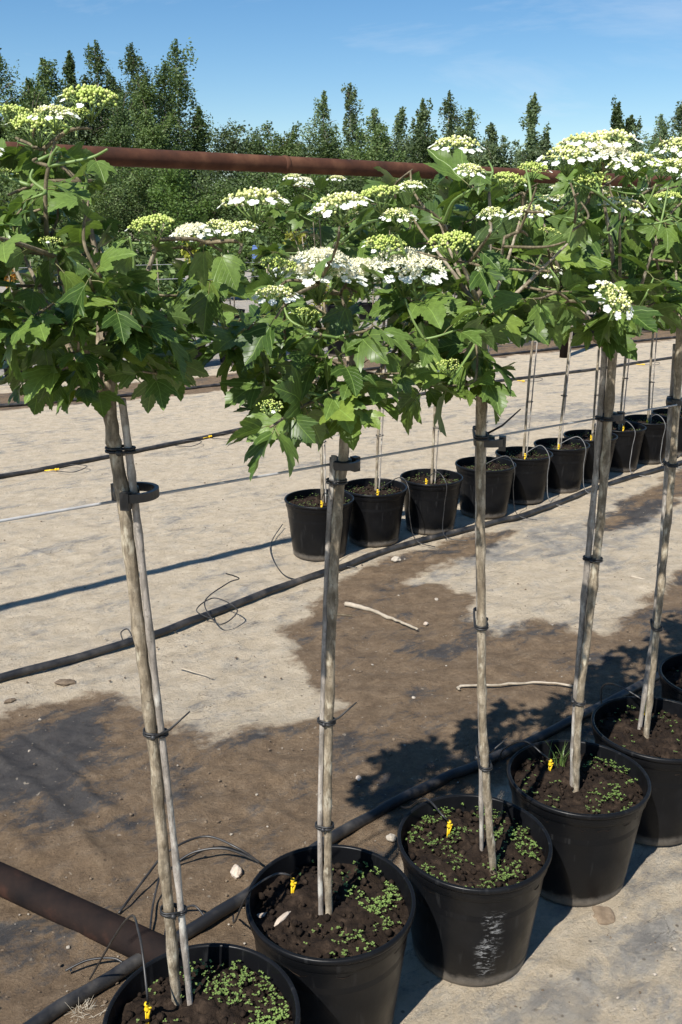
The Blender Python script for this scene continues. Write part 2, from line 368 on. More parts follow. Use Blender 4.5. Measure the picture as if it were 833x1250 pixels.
# ------------------------------------------------------------------ the ground
def sdist(X, Y, poly):
    poly = np.array(poly); n = len(poly); d = np.full(X.shape, 1e9); ins = np.zeros(X.shape, bool)
    for i in range(n):
        a = poly[i]; b = poly[(i + 1) % n]; e = b - a
        wx = X - a[0]; wy = Y - a[1]
        t = np.clip((wx * e[0] + wy * e[1]) / (e @ e + 1e-12), 0, 1)
        d = np.minimum(d, np.hypot(wx - e[0] * t, wy - e[1] * t))
        c = ((a[1] > Y) != (b[1] > Y)) & (X < (b[0] - a[0]) * (Y - a[1]) / (b[1] - a[1] + 1e-12) + a[0])
        ins ^= c
    return np.where(ins, d, -d)
def gp(pts): return [tuple(G(x, y))[:2] for x, y in pts]
wet1 = gp([(-140, 905), (0, 873), (50, 862), (110, 846), (160, 858), (195, 884), (240, 903), (300, 897), (345, 892), (400, 876), (428, 858),
           (392, 842), (360, 806), (342, 772), (380, 752), (398, 722), (430, 702), (473, 708), (539, 713), (574, 727), (563, 760), (612, 781),
           (655, 765), (695, 766), (736, 774), (766, 761), (791, 728), (833, 706), (960, 668), (960, 770), (833, 850), (700, 900), (600, 960), (500, 1040),
           (420, 1110), (330, 1170), (180, 1290), (-60, 1500), (-500, 1500)])
wet2 = gp([(405, 712), (470, 684), (540, 662), (600, 650), (628, 648), (560, 684), (490, 712), (430, 722)])
wet3 = gp([(720, 640), (760, 618), (833, 574), (900, 548), (900, 566), (840, 604), (790, 632), (745, 650)])
wet4 = gp([(-200, 520), (0, 500), (242, 480), (420, 456), (600, 437), (833, 413), (1000, 396), (1000, 384), (833, 399), (600, 421), (420, 436), (242, 461), (0, 480), (-200, 494)])
# the bare fabric strip under the front pots and the far beds
bare1 = gp([(420, 1340), (560, 1200), (700, 1090), (840, 1000), (1000, 900), (1300, 1100), (1000, 1500), (400, 1500)])
bare2 = gp([(-300, 500), (0, 470), (600, 420), (1000, 380), (1400, 300), (-700, 300)])
bare3 = gp([(560, 515), (640, 506), (833, 470), (833, 482), (700, 512), (600, 528)])
bare4 = gp([(0, 890), (120, 862), (130, 900), (140, 980), (60, 1010), (0, 1000), (-100, 960)])
bare5 = gp([(490, 690), (620, 640), (833, 600), (833, 640), (700, 690)])
dry_isl = [gp([(300, 880), (330, 872), (366, 882), (362, 892), (318, 893)])]

def axis(a, b, step, lo, hi, g=1.13):
    xs = list(np.arange(a, b + step / 2, step)); s = step; x = a; left = []
    while x > lo: s *= g; x -= s; left.append(x)
    s = step; x = b; right = []
    while x < hi: s *= g; x += s; right.append(x)
    return np.array(left[::-1] + xs + right)
gx = axis(-1.9, 2.5, 0.0125, -420, 420); gy = axis(1.2, 5.6, 0.0125, -420, 420)
X, Y = np.meshgrid(gx, gy)
wet = np.maximum.reduce([sdist(X, Y, w) for w in (wet1, wet2, wet3, wet4)])
for d in dry_isl: wet = np.minimum(wet, -sdist(X, Y, d) )
wet = np.clip(wet, -0.5, 0.5)
bare = np.maximum.reduce([np.clip(sdist(X, Y, b) / 0.25 + 0.3, 0, 1) * k for b, k in ((bare1, 0.40), (bare2, 0.9), (bare3, 0.8), (bare4, 1.25), (bare5, 0.55))])
U_ = X * RU.x + Y * RU.y; N_ = X * RN.x + Y * RN.y
def fbm(x, y, o=4):
    z = np.zeros_like(x); a = 1.0
    for k in range(o):
        r_ = np.random.default_rng(100 + k); 
        for j in range(5):
            th = r_.uniform(0, 2 * pi); fr = 2 ** k * r_.uniform(0.7, 1.4); ph = r_.uniform(0, 6.28)
            z += a * np.sin((x * np.cos(th) + y * np.sin(th)) * fr + ph + 0.7 * np.sin((x * np.sin(th) - y * np.cos(th)) * fr * 0.8 + ph)) / 5
        a *= 0.55
    return z
near = np.clip(1.3 - np.hypot(X - 0.5, Y - 3.5) / 9, 0, 1)
wr = fbm(U_ * 1.1 + 3, N_ * 7.0, 3)
Z = near * (0.006 * fbm(X * 2.2, Y * 2.2, 3) + 0.011 * np.clip(wr - 0.15, 0, 1) ** 1.0 * np.clip(0.4 + fbm(X * 1.3 + 5, Y * 1.3, 2), 0, 1) * 2.0
            + (0.005 + 0.005 * (wet > 0)) * fbm(X * 17, Y * 17, 3) * 1.0 + near * (0.0022 + 0.0028 * np.clip(wet * 6 + .5, 0, 1)) * fbm(X * 62, Y * 62, 3) * np.clip(0.5 + fbm(X * 2 + 9, Y * 2, 2), 0, 1))
for pl, amp, wd in (([(-20, 915), (40, 960), (85, 1000), (120, 1050)], .016, .022), ([(20, 900), (85, 945), (150, 1012)], .013, .018), ([(55, 905), (120, 950)], .010, .016), ([(300, 925), (345, 955), (372, 990)], .012, .018),
                    ([(330, 985), (392, 1025)], .012, .018), ([(-10, 1000), (45, 1045)], .012, .02), ([(90, 1040), (150, 1075)], .008, .016), ([(20, 668), (75, 682), (110, 676)], .012, .022), ([(120, 690), (200, 672)], .009, .02),
                    ([(600, 1165), (700, 1190), (760, 1230)], .008, .02), ([(690, 1140), (760, 1090)], .008, .022), ([(640, 690), (720, 670), (790, 640)], .008, .03), ([(620, 745), (700, 720)], .007, .025), ([(470, 835), (520, 870), (540, 910)], .007, .02)):
    q_ = np.array(gp(pl)); dd = np.full(X.shape, 9.0)
    for i_ in range(len(q_) - 1):
        a_, e_ = q_[i_], q_[i_ + 1] - q_[i_]; t_ = np.clip(((X - a_[0]) * e_[0] + (Y - a_[1]) * e_[1]) / (e_ @ e_), 0, 1)
        dd = np.minimum(dd, np.hypot(X - a_[0] - e_[0] * t_, Y - a_[1] - e_[1] * t_))
    Z += amp * np.exp(-(dd / wd) ** 2) * (0.7 + 0.5 * fbm(X * 9, Y * 9, 2))
Z = np.clip(Z, -0.02, 0.026) - 0.004
ny_, nx_ = X.shape
co = np.stack([X, Y, Z], -1).reshape(-1, 3)
idx = np.arange(nx_ * ny_).reshape(ny_, nx_)
fc = np.stack([idx[:-1, :-1], idx[:-1, 1:], idx[1:, 1:], idx[1:, :-1]], -1).reshape(-1, 4)
def np_mesh(name, co, fc, mats, smooth=True, mi=None):
    me = bpy.data.meshes.new(name); k = fc.shape[1]
    me.vertices.add(len(co)); me.vertices.foreach_set('co', np.asarray(co, np.float32).ravel())
    me.loops.add(fc.size); me.loops.foreach_set('vertex_index', fc.astype(np.int32).ravel())
    me.polygons.add(len(fc)); me.polygons.foreach_set('loop_start', np.arange(0, fc.size, k, dtype=np.int32))
    for m in mats: me.materials.append(m)
    me.polygons.foreach_set('use_smooth', np.full(len(fc), smooth))
    if mi is not None: me.polygons.foreach_set('material_index', mi)
    me.update(calc_edges=True); me.validate(); return me
gm = np_mesh('ground', co, fc, [M['ground']])
for nm, arr in (('wet', wet), ('bare', bare)):
    a = gm.attributes.new(nm, 'FLOAT', 'POINT'); a.data.foreach_set('value', arr.astype(np.float32).ravel())
go = link('ground', gm, None, 'structure'); go['label'] = 'sandy ground cover fabric with damp brown patches'

def scatter_stones():
    b = MB(); r_ = random.Random(3)
    for i in range(1500):
        px = r_.uniform(-40, 870); py = r_.uniform(560, 1240); p = G(px, py)
        nn = p.dot(RN)
        if abs(nn - 1.35) < 0.2 or abs(nn - 3.9) < 0.2: continue
        s_ = r_.choice((0.0012, 0.0016, 0.002, 0.002, 0.003, 0.003, 0.005)) * r_.uniform(.8, 1.3)
        b.ico((p.x, p.y, s_ * 0.2), s_, 0, r_.choice((0, 0, 0, 1)), 0.25, (1, r_.uniform(0.7, 1.2), 0.6), r_)
    o = b.build('gravel', [M['clod'], M['stone']], None, False, 'stuff'); tag(o, 'small stones and crumbs strewn over the sandy fabric', 'gravel')
scatter_stones()

# ------------------------------------------------------------------ leaf and flower meshes
HALF = [(0.10, -0.035), (0.22, 0.0), (0.31, 0.07), (0.345, 0.15), (0.42, 0.19), (0.435, 0.28), (0.505, 0.33), (0.515, 0.42), (0.57, 0.49),
        (0.565, 0.56), (0.60, 0.665), (0.50, 0.62), (0.455, 0.635), (0.39, 0.565), (0.335, 0.57), (0.255, 0.505), (0.275, 0.585),
        (0.25, 0.645), (0.275, 0.715), (0.205, 0.755), (0.205, 0.825), (0.13, 0.86), (0.10, 0.93), (0.0, 1.03)]
def leaf_mesh(name, mats, sc=1.0, wide=1.0, lobe=1.0, bend=0.35, fold=0.25, twist=0.1, seed=0, pet=0.28, rip=0.02, lod=False):
    r_ = random.Random(seed)
    def shape(pt, side):
        x, y = pt
        if x > 0.3: k = (x - 0.3) * (lobe - 1) ; x += k; y += k * 0.6
        return (side * x * wide + r_.uniform(-.010, .010), y + r_.uniform(-.010, .010))
    hl = HALF[::2] + [HALF[-1]] if lod else HALF
    right = [shape(p, 1) for p in hl[:-1]]; left = [shape(p, -1) for p in hl[:-1]]
    out = [(0.0, 0.0)] + right + [hl[-1]] + left[::-1]
    no = len(out)
    inner = [(0, y) for y in ((0.35, 0.7) if lod else (0.18, 0.36, 0.54, 0.72, 0.88))]
    if not lod:
        for s_ in (-1, 1): inner += [(s_ * 0.15, 0.17), (s_ * 0.13, 0.38), (s_ * 0.30, 0.34), (s_ * 0.42, 0.48), (s_ * 0.12, 0.62), (s_ * 0.1, 0.76), (s_ * 0.26, 0.2)]
    pts = [Vector(p) for p in out] + [Vector(p) for p in inner]
    edges = [(i, (i + 1) % no) for i in range(no)]
    vs, es, fs, *_ = delaunay_2d_cdt(pts, edges, [], 1, 1e-5)
    b = MB(); uvs = []
    ph = r_.uniform(0, 6)
    for v in vs:
        x, y = v.x, v.y; ang = bend * y
        z = fold * abs(x) * (1.0 - 0.9 * abs(x)) + rip * sin(13 * x + ph) * cos(11 * y + ph) + twist * x * y
        # bend downward along the midrib
        yy = sin(ang) / max(bend, 1e-3); zz = -(1 - cos(ang)) / max(bend, 1e-3)
        b.v.append((x * sc, (yy + z * sin(ang) + pet) * sc, (zz + z * cos(ang)) * sc)); uvs.append((x + 0.5, y))
    for f in fs:
        f = list(f); a, c, d = (vs[f[0]], vs[f[1]], vs[f[2]])
        if (c - a).cross(d - a) < 0: f.reverse()
        b.f.append(tuple(f)); b.m.append(0)
    nb = len(b.v)
    b.tube([(0, 0, 0), (0, pet * 0.5 * sc, 0.02 * sc), (0, (pet + 0.03) * sc, 0.0)], [0.016 * sc, 0.012 * sc, 0.012 * sc], 3 if lod else 4, 1, False)
    me = b.mesh(name, mats)
    ul = me.uv_layers.new(name='UVMap'); uvs += [(0.5, 0.0)] * (len(b.v) - nb)
    li = [0] * len(me.loops); me.loops.foreach_get('vertex_index', li)
    ul.data.foreach_set('uv', [c for i in li for c in uvs[i]])
    LEAFDATA[me.name] = (b.v, b.f, uvs, b.m)
    return me
LEAFDATA = {}
LEAVES = []
for i in range(12):
    r_ = random.Random(50 + i)
    LEAVES.append(leaf_mesh('leaf', [M['leaf'], M['petiole']], 1.0, r_.uniform(0.8, 1.0), r_.uniform(0.75, 1.2), r_.uniform(0.15, 1.0),
                            r_.uniform(0.1, 0.5), r_.uniform(-0.35, 0.35), i, r_.uniform(0.22, 0.36), r_.uniform(0.012, 0.03)))
LEAVES_FAR = []
for i in range(5):
    r_ = random.Random(80 + i)
    LEAVES_FAR.append(leaf_mesh('leaf', [M['leaf_far'], M['petiole']], 1.0, r_.uniform(0.85, 1.05), r_.uniform(0.8, 1.15), r_.uniform(0.2, 0.9),
                                r_.uniform(0.1, 0.4), r_.uniform(-0.2, 0.2), i, 0.28, 0.02, lod=True))

def floret(b, c, nrm, size, mat, r_, np_=5, rot=0.0):
    nrm = Vector(nrm).normalized(); t1 = nrm.orthogonal().normalized(); t2 = nrm.cross(t1); c = Vector(c)
    for k in range(np_):
        a = rot + 2 * pi * k / np_ + r_.uniform(-.12, .12); d = t1 * cos(a) + t2 * sin(a); w = nrm.cross(d)
        l = size * r_.uniform(0.9, 1.1) * 0.5; i0 = len(b.v); up = r_.uniform(-0.12, 0.2)
        for (u, v, z) in ((0.04, 0, 0), (0.42, -0.36, up * .3), (0.85, -0.42, up), (1.08, 0, up * 1.2), (0.85, 0.42, up), (0.42, 0.36, up * .3), (0.6, 0, up * .3 - .05)):
            b.v.append(tuple(c + d * (l * u) + w * (l * v) + nrm * (l * z)))
        for q in ((0, 1, 6), (1, 2, 6), (2, 3, 6), (3, 4, 6), (4, 5, 6), (5, 0, 6)):
            b.f.append(tuple(i0 + j for j in q)); b.m.append(mat)
def umbel_meshes(kind, seed):
    r_ = random.Random(seed); heads = MB(); fl = MB(); st = MB()
    nb = {'green': 190, 'ring': 180, 'open': 230, 'small': 70}[kind]
    sub = [(0.0, 0.0)] + [(0.27 * cos(2 * pi * k / 7 + r_.uniform(-.2, .2)), 0.27 * sin(2 * pi * k / 7 + r_.uniform(-.2, .2))) for k in range(7)]
    zt = lambda x, y: 0.15 * (1 - (x * x + y * y) / 0.25)
    for (sx, sy) in sub:
        st.tube([(0, 0, -0.32), (sx * 0.75, sy * 0.75, -0.10), (sx, sy, zt(sx, sy) - 0.09)], [0.02, 0.014, 0.012], 5)
    for k in range(nb):
        sx, sy = sub[k % 8]; a = r_.uniform(0, 6.28); q = 0.17 * math.sqrt(r_.random()) * (1.15 if k % 8 else 1.0)
        x, y = sx + q * cos(a), sy + q * sin(a); z = zt(x, y) + 0.05 * (1 - (q / 0.18) ** 2) + r_.uniform(-.03, .02)
        if kind == 'open' and r_.random() < 0.8:
            floret(heads, (x, y, z), (x * .8 + r_.uniform(-.3, .3), y * .8 + r_.uniform(-.3, .3), 1), 0.085, 1, r_, 5, a)
            heads.ico((x, y, z + 0.024), 0.022, 0, 0, 0, rg=r_)
            for j in range(3):
                aa = r_.uniform(0, 6.28); heads.tube([(x, y, z), (x + .03 * cos(aa), y + .03 * sin(aa), z + .055)], [0.004, 0.008], 3, 0)
        else:
            heads.ico((x, y, z), r_.uniform(0.020, 0.030), 0, 0 if r_.random() < .75 else 1, 0, rg=r_)
            if k % 3 == 0: st.tube([(sx, sy, zt(sx, sy) - 0.09), (x, y, z - 0.015)], [0.009, 0.007], 3, 0, False)
    nf = {'green': 3, 'ring': 13, 'open': 17, 'small': 1}[kind]
    a0 = r_.uniform(0, 6.28)
    for k in range(nf):
        a = a0 + 2 * pi * k / max(nf, 9) + r_.uniform(-.15, .15); q = r_.uniform(0.43, 0.53)
        c = (q * cos(a), q * sin(a), zt(q * cos(a), q * sin(a)) + r_.uniform(-.03, .04))
        size = r_.uniform(0.135, 0.185) * {'green': .65, 'small': .7, 'ring': 1, 'open': .88}[kind]
        floret(fl, c, (cos(a) * 0.5, sin(a) * 0.5, r_.uniform(.7, 1.2)), size, 0, r_, 5, r_.uniform(0, 6))
        st.tube([(0.22 * cos(a), 0.22 * sin(a), 0.02), (c[0] * 0.8, c[1] * 0.8, c[2] - 0.03), c], [0.009, 0.008, 0.006], 3, 0, False)
    hm = {'green': [M['bud'], M['bud_y']], 'ring': [M['bud_y'], M['cream']], 'open': [M['cream'], M['petal']], 'small': [M['bud'], M['bud_y']]}[kind]
    return heads.mesh('flower_cluster', hm, kind != 'open'), fl.mesh('ray_florets', [M['petal']], False), st.mesh('flower_stalk', [M['stalk']])
UMB = {k: [umbel_meshes(k, 10 * i + j) for i in range(2)] for j, k in enumerate(('green', 'ring', 'open', 'small'))}

# ------------------------------------------------------------------ viburnum standards
def frame_matrix(p, d, roll, size, upref=Vector((0, 0, 1))):
    y = d.normalized(); z = upref - y * upref.dot(y)
    if z.length < 1e-3: z = Vector((1, 0, 0)) - y * y.x
    z.normalize(); x = y.cross(z)
    m = Matrix(((x.x, y.x, z.x), (x.y, y.y, z.y), (x.z, y.z, z.z)))
    m = m @ Matrix.Rotation(roll, 3, 'Y')
    return Matrix.Translation(p) @ (m.to_4x4()) @ Matrix.Scale(size, 4)
def place(name, me, parent, mat4, kind=None):
    o = link(name, me, parent, kind); o.matrix_parent_inverse = Matrix.Identity(4); o.matrix_basis = mat4; return o

NL = []
def tree(label, group, trunk, r0, r1, crown, umbels, nshoot, maxleaf, seed, leaves, leafsize, nlimb=6, name='viburnum_tree', seg=10, knob=True, allow=None, inner=0):
    """trunk: world polyline, base first; crown: (centre, a_along, a_across, a_up)"""
    r_ = random.Random(seed); base = Vector(trunk[0]); root = empty(name, base); tag(root, label, 'tree', group)
    L_ = lambda p: Vector(p) - base
    tp = smooth_path(trunk, 8); n = len(tp)
    rad = []
    for i, p in enumerate(tp):
        t = i / (n - 1); k = r0 + (r1 - r0) * t
        if knob and i % 5 == 2: k *= r_.uniform(1.10, 1.30)
        if i == 0: k *= 1.35
        if i >= n - 3: k *= 1.12
        rad.append(k)
        tp[i] = p + Vector((r_.uniform(-1, 1), r_.uniform(-1, 1), 0)) * r0 * 0.10
    MB().tube([L_(p) for p in tp], rad, seg).build('trunk', [M['bark']], root)
    c, aa, ap, az = crown; top = Vector(trunk[-1])
    def ell(u, v, w): return c + RU * (u * aa) + RN * (v * ap) + Vector((0, 0, w * az))
    # limbs
    nodes = []
    for k in range(nlimb):
        a = 2 * pi * (k + r_.uniform(-.3, .3)) / nlimb; rr = r_.uniform(0.45, 0.75)
        e = ell(rr * cos(a), rr * sin(a), r_.uniform(0.0, 0.35))
        s_ = top + Vector((0, 0, r_.uniform(-0.05, 0.0)))
        m1 = s_.lerp(e, 0.45) + Vector((0, 0, -0.10 * (e - s_).length)) + Vector([r_.uniform(-1, 1) * 0.015 for _ in range(3)])
        pth = smooth_path([s_, m1, e], 5)
        ra = [r1 * (0.62 - 0.42 * i / (len(pth) - 1)) for i in range(len(pth))]
        MB().tube([L_(p) for p in pth], ra, 7).build('limb', [M['bark']], root)
        nodes += pth[2:]
    e = ell(r_.uniform(-.15, .15), 0, 0.55); pth = smooth_path([top, top.lerp(e, .5) + Vector((0.012, 0, 0)), e], 5)
    MB().tube([L_(p) for p in pth], [r1 * (0.7 - 0.45 * i / (len(pth) - 1)) for i in range(len(pth))], 7).build('limb', [M['bark']], root); nodes += pth[2:]
    # shoots: to every flower cluster, then filling the crown
    targets = [(Vector(u[0]), u) for u in umbels]
    k = 0
    while len(targets) < nshoot:
        k += 1; v = Vector([r_.gauss(0, 1) for _ in range(3)]).normalized()
        q = 0.55 + 0.45 * r_.random() ** 0.7
        if v.z < -0.92: continue
        p = ell(v.x * q, v.y * q, v.z * q)
        if allow and not allow(p) and k < 4000: continue
        targets.append((p, None))
    nleaf = 0; leaf_jobs = []
    for (e, u) in targets:
        s_ = min(nodes, key=lambda q: (q - e).length + 2.0 * max(0, q.z - e.z) + r_.uniform(0, 0.03))
        ln = (e - s_).length
        out = (e - c); out.z *= 0.3
        mid = s_.lerp(e, 0.5) + out * 0.05 + Vector((r_.uniform(-1, 1) * .012, r_.uniform(-1, 1) * .012, -0.03 * ln))
        pth = smooth_path([s_, mid, e - Vector((0, 0, 0.02)) if u else e], 6)
        nodes += pth[5:9:3]
        rr = 0.0030 if u else 0.0024
        MB().tube([L_(p) for p in pth], [rr * (1.15 - 0.5 * i / (len(pth) - 1)) for i in range(len(pth))], 5).build('twig', [M['twig'] if r_.random() < .5 else M['stalk']], root)
        if u:
            _, dia, kind, tilt = u; hm, fm, sm = UMB[kind][r_.randrange(2)]
            q = Matrix.Translation(L_(e) + Vector((0, 0, 0.18 * dia))) @ Matrix.Rotation(tilt[0], 4, 'X') @ Matrix.Rotation(tilt[1], 4, 'Y') @ Matrix.Rotation(r_.uniform(0, 6.28), 4, 'Z') @ Matrix.Scale(dia, 4)
            h = place('flower_cluster', hm, root, q); 
            place('ray_florets', fm, h, Matrix.Identity(4), 'stuff'); place('flower_stalk', sm, h, Matrix.Identity(4))
        npair = max(2, min(6, int(ln / 0.045) + 1)); az0 = r_.uniform(0, 6.28); sh = len(pth) - 1
        for j in range(npair):
            t = 1.0 - (j + (0.35 if u else 0.0)) * (0.85 / npair)
            if t < 0.1: continue
            i = min(sh - 1, int(t * sh)); p = pth[i].lerp(pth[i + 1], t * sh - i); ax = (pth[i + 1] - pth[i]).normalized()
            o1 = ax.orthogonal().normalized(); o1 = Matrix.Rotation(az0 + j * pi / 2, 3, ax) @ o1
            for s2 in (1, -1):
                d = o1 * s2 + ax * r_.uniform(0.1, 0.6); rad_out = (p - c); rad_out.z = 0
                if rad_out.length > 1e-4: d += rad_out.normalized() * r_.uniform(0.1, 0.7)
                d.z = d.z * 0.5 - r_.uniform(-0.25, 0.85); d.normalize()
                leaf_jobs.append((p, d, r_.gauss(0, 0.6), leafsize * r_.uniform(0.55, 1.25) * (0.8 if j == 0 and not u else 1)))
    keep = []
    for (p, d, roll, sz) in leaf_jobs:
        tipz = p + d * sz; ctr = p + d * sz * .75; hid = False
        for u in (ALLU if leaves is LEAVES else umbels):    # flower heads stand clear above the leaves
            w_ = ctr - u[0]; hz = math.hypot(w_.x, w_.y)
            if hz < u[1] * .7 and -0.03 < w_.z < .25: hid = True
            v1 = Vector(u[0]) - cam.location; t1 = (ctr - cam.location).dot(v1) / v1.length_squared
            if t1 < 1.0 and ((cam.location + v1 * t1) - ctr).length < u[1] * .42 + sz * .40: hid = True
        if hid and r_.random() < 0.97: continue
        if allow and not allow(tipz) and r_.random() < 0.9: continue
        if ctr.z > c.z + az * 1.02 or tipz.z > c.z + az * 1.06: continue
        keep.append((p, d, roll, sz))
    NL.append((len(leaf_jobs), len(keep)))
    r_.shuffle(keep); keep = keep[:maxleaf + inner]
    # those deepest in the crown are joined, the others stay single leaves
    keep.sort(key=lambda q: -((q[0] - c).length + 0.12 * (c - q[0]).dot(RN) / 0.2))
    for (p, d, roll, sz) in keep[:maxleaf]:
        place('leaf', r_.choice(leaves), root, frame_matrix(L_(p), d, roll, sz))
    rest = keep[maxleaf:]
    if rest:
        vv = []; ff = []; uu = []; mm = []; nv = 0
        for (p, d, roll, sz) in rest:
            lv, lf, lu, lm = LEAFDATA[r_.choice(leaves).name]; m4 = frame_matrix(L_(p), d, roll, sz)
            vv += [tuple(m4 @ Vector(v)) for v in lv]; ff += [tuple(i + nv for i in f) for f in lf]; uu += lu; mm += lm; nv += len(lv)
        me = bpy.data.meshes.new('inner_leaves'); me.from_pydata(vv, [], ff)
        for m_ in leaves[0].materials: me.materials.append(m_)
        me.polygons.foreach_set('material_index', mm); me.polygons.foreach_set('use_smooth', [True] * len(ff))
        ul = me.uv_layers.new(name='UVMap'); li = [0] * len(me.loops); me.loops.foreach_get('vertex_index', li)
        ul.data.foreach_set('uv', [q for i in li for q in uu[i]]); me.update()
        link('inner_leaves', me, root, 'stuff')
    return root

def PX(p):                                # where a point of the place lies in the picture
    w = Vector(p) - Vector((0, 0, HC)); z = w.y * cos(PT) - w.z * sin(PT); u = w.y * sin(PT) + w.z * cos(PT)
    return CX + F * w.x / z, CY - F * u / z
def lopsided(p):                          # the end tree's crown is tall on one side and low on the other
    x, y = PX(p); return not (x > 132 and y < 250 + (x - 132) * .12)
def crown_px(x, y, rx, ry, perp, ap=0.27):
    c_ = PL(x, y, perp); d = c_ - Vector((0, 0, HC)); dep = d.y * cos(PT) - d.z * sin(PT)
    e = PL(x + 50, y, perp); e.z = c_.z
    return c_, rx / 50 * (e - c_).length, ap, ry / F * dep * 1.02
FP = [(247, 1240), (404, 1097), (579, 1023), (706, 946), (802, 887), (877, 824)]
HR = 0.305
POTS = [G(x, y, HR) for x, y in FP]
for p in POTS: p.z = 0
TRUNK_PX = [
 [(216, 1222), (203, 1080), (189, 925), (170, 770), (152, 620), (138, 530), (128, 462)],
 [(402, 1116), (400, 1000), (404, 800), (411, 640), (421, 540), (428, 470)],
 [(602, 1062), (596, 985), (590, 890), (588, 760), (587, 620), (588, 480), (583, 366)],
 [(703, 962), (706, 880), (719, 760), (733, 640), (742, 520), (750, 405)],
 [(789, 898), (799, 800), (811, 680), (822, 560), (831, 395)],
 [(872, 834), (884, 640), (893, 380)]]
STAKE_PX = [
 [(232, 1222), (216, 1060), (201, 925), (184, 780), (167, 630), (156, 540), (149, 487)],
 [(392, 1116), (391, 1000), (396, 800), (402, 640), (408, 556)],
 [(588, 1040), (587, 900), (584, 700), (583, 560), (585, 455)],
 [(699, 957), (703, 860), (712, 745), (722, 640), (731, 540), (739, 420)],
 [(781, 890), (795, 790), (806, 690), (815, 560), (825, 420)],
 [(866, 828), (878, 640), (886, 420)]]
TR = [(.0095, .0108), (.0078, .0108), (.0085, .0092), (.0088, .0105), (.0085, .0092), (.0085, .0095)]
SK = [.0060, .0058, .0050, .0076, .0066, .0060]
CROWN = [(95, 322, 172, 168), (436, 422, 132, 112), (590, 300, 102, 112), (722, 294, 98, 110), (838, 284, 86, 118), (905, 290, 90, 140)]
UPX = [
 [(18, 150, 44, 'green'), (47, 172, 66, 'green'), (66, 152, 48, 'ring'), (111, 138, 66, 'green'), (92, 150, 40, 'green'), (186, 290, 56, 'green'), (236, 297, 46, 'open'), (270, 288, 40, 'ring'),
  (62, 303, 30, 'small'), (312, 263, 68, 'ring'), (292, 290, 40, 'ring'), (8, 220, 30, 'small'), (-30, 200, 60, 'ring'), (-60, 260, 60, 'green')],
 [(390, 356, 92, 'open'), (397, 330, 52, 'open'), (436, 342, 50, 'open'), (497, 349, 84, 'open'), (415, 266, 62, 'ring'), (462, 252, 52, 'green'), (486, 272, 36, 'ring'),
  (336, 372, 46, 'ring'), (340, 336, 46, 'green'), (330, 505, 34, 'small'), (374, 392, 34, 'small'), (470, 312, 50, 'green')],
 [(556, 193, 54, 'ring'), (573, 217, 34, 'ring'), (503, 235, 30, 'ring'), (651, 216, 36, 'green'), (621, 231, 42, 'green'), (645, 273, 46, 'ring'), (553, 312, 58, 'green'), (600, 267, 28, 'ring'), (548, 455, 34, 'small')],
 [(692, 206, 56, 'ring'), (714, 192, 60, 'ring'), (742, 188, 60, 'ring'), (770, 212, 52, 'ring'), (762, 268, 54, 'ring'), (720, 234, 46, 'green'), (748, 377, 50, 'ring'), (810, 215, 40, 'green'), (667, 338, 30, 'ring'), (735, 205, 60, 'open'), (670, 290, 26, 'small')],
 [(828, 190, 44, 'ring'), (829, 216, 42, 'ring'), (815, 250, 34, 'green'), (858, 230, 50, 'ring')],
 [(890, 200, 50, 'ring'), (930, 230, 50, 'green')]]
TLAB = ['leafy white-flowering viburnum standard with green bud heads, in the end pot beside the dark pipe',
        'viburnum standard with the fullest cream white flower heads, in second pot from the row end',
        'viburnum standard with single slightly crooked trunk, growing from the chalk scratched pot',
        'viburnum standard with a crowded mound of white flower heads, fourth from the row end',
        'viburnum standard leaning slightly in the fifth pot from the row end',
        'viburnum standard in the sixth pot from the row end']
FRONT = []; UM = []; ALLU = []
for i in range(6):
    perp = G(*TRUNK_PX[i][0], HR - 0.035).dot(RN); um = []; r_ = random.Random(900 + i)
    for (x, y, w, k) in UPX[i]:
        pp = perp + (r_.uniform(-0.12, 0.10) if y < 240 else r_.uniform(-0.22, -0.06))
        tilt = (R(r_.uniform(2, 20)), R(r_.uniform(-12, 12)))
        if k == 'open': pp = perp - r_.uniform(0.02, 0.12)
        if (x, y) == (748, 377): pp = perp - 0.28; tilt = (R(40), R(25))
        p = PL(x, y, pp); d = p - Vector((0, 0, HC)); dep = d.y * cos(PT) - d.z * sin(PT)
        um.append((p, w / F * dep * 1.2, k, tilt))
    UM.append(um); ALLU += um
for i in range(6):
    b0 = G(*TRUNK_PX[i][0], HR - 0.035); perp = b0.dot(RN)
    pts = [b0 - Vector((0, 0, 0.04)), b0] + [PL(x, y, perp) for x, y in TRUNK_PX[i][1:]]
    cr = crown_px(*CROWN[i], perp, .22 if i == 0 else .25)
    t_ = tree(TLAB[i], 'viburnum standards in the near row', pts, TR[i][0], TR[i][1], cr, UM[i], (160, 88, 80, 78, 66, 40)[i], 298, 300 + i, LEAVES, (.054, .066, .070, .070, .070, .070)[i], inner=(230, 60, 30, 30, 20, 0)[i], allow=lopsided if i == 0 else None)
    FRONT.append((t_, pts, perp))

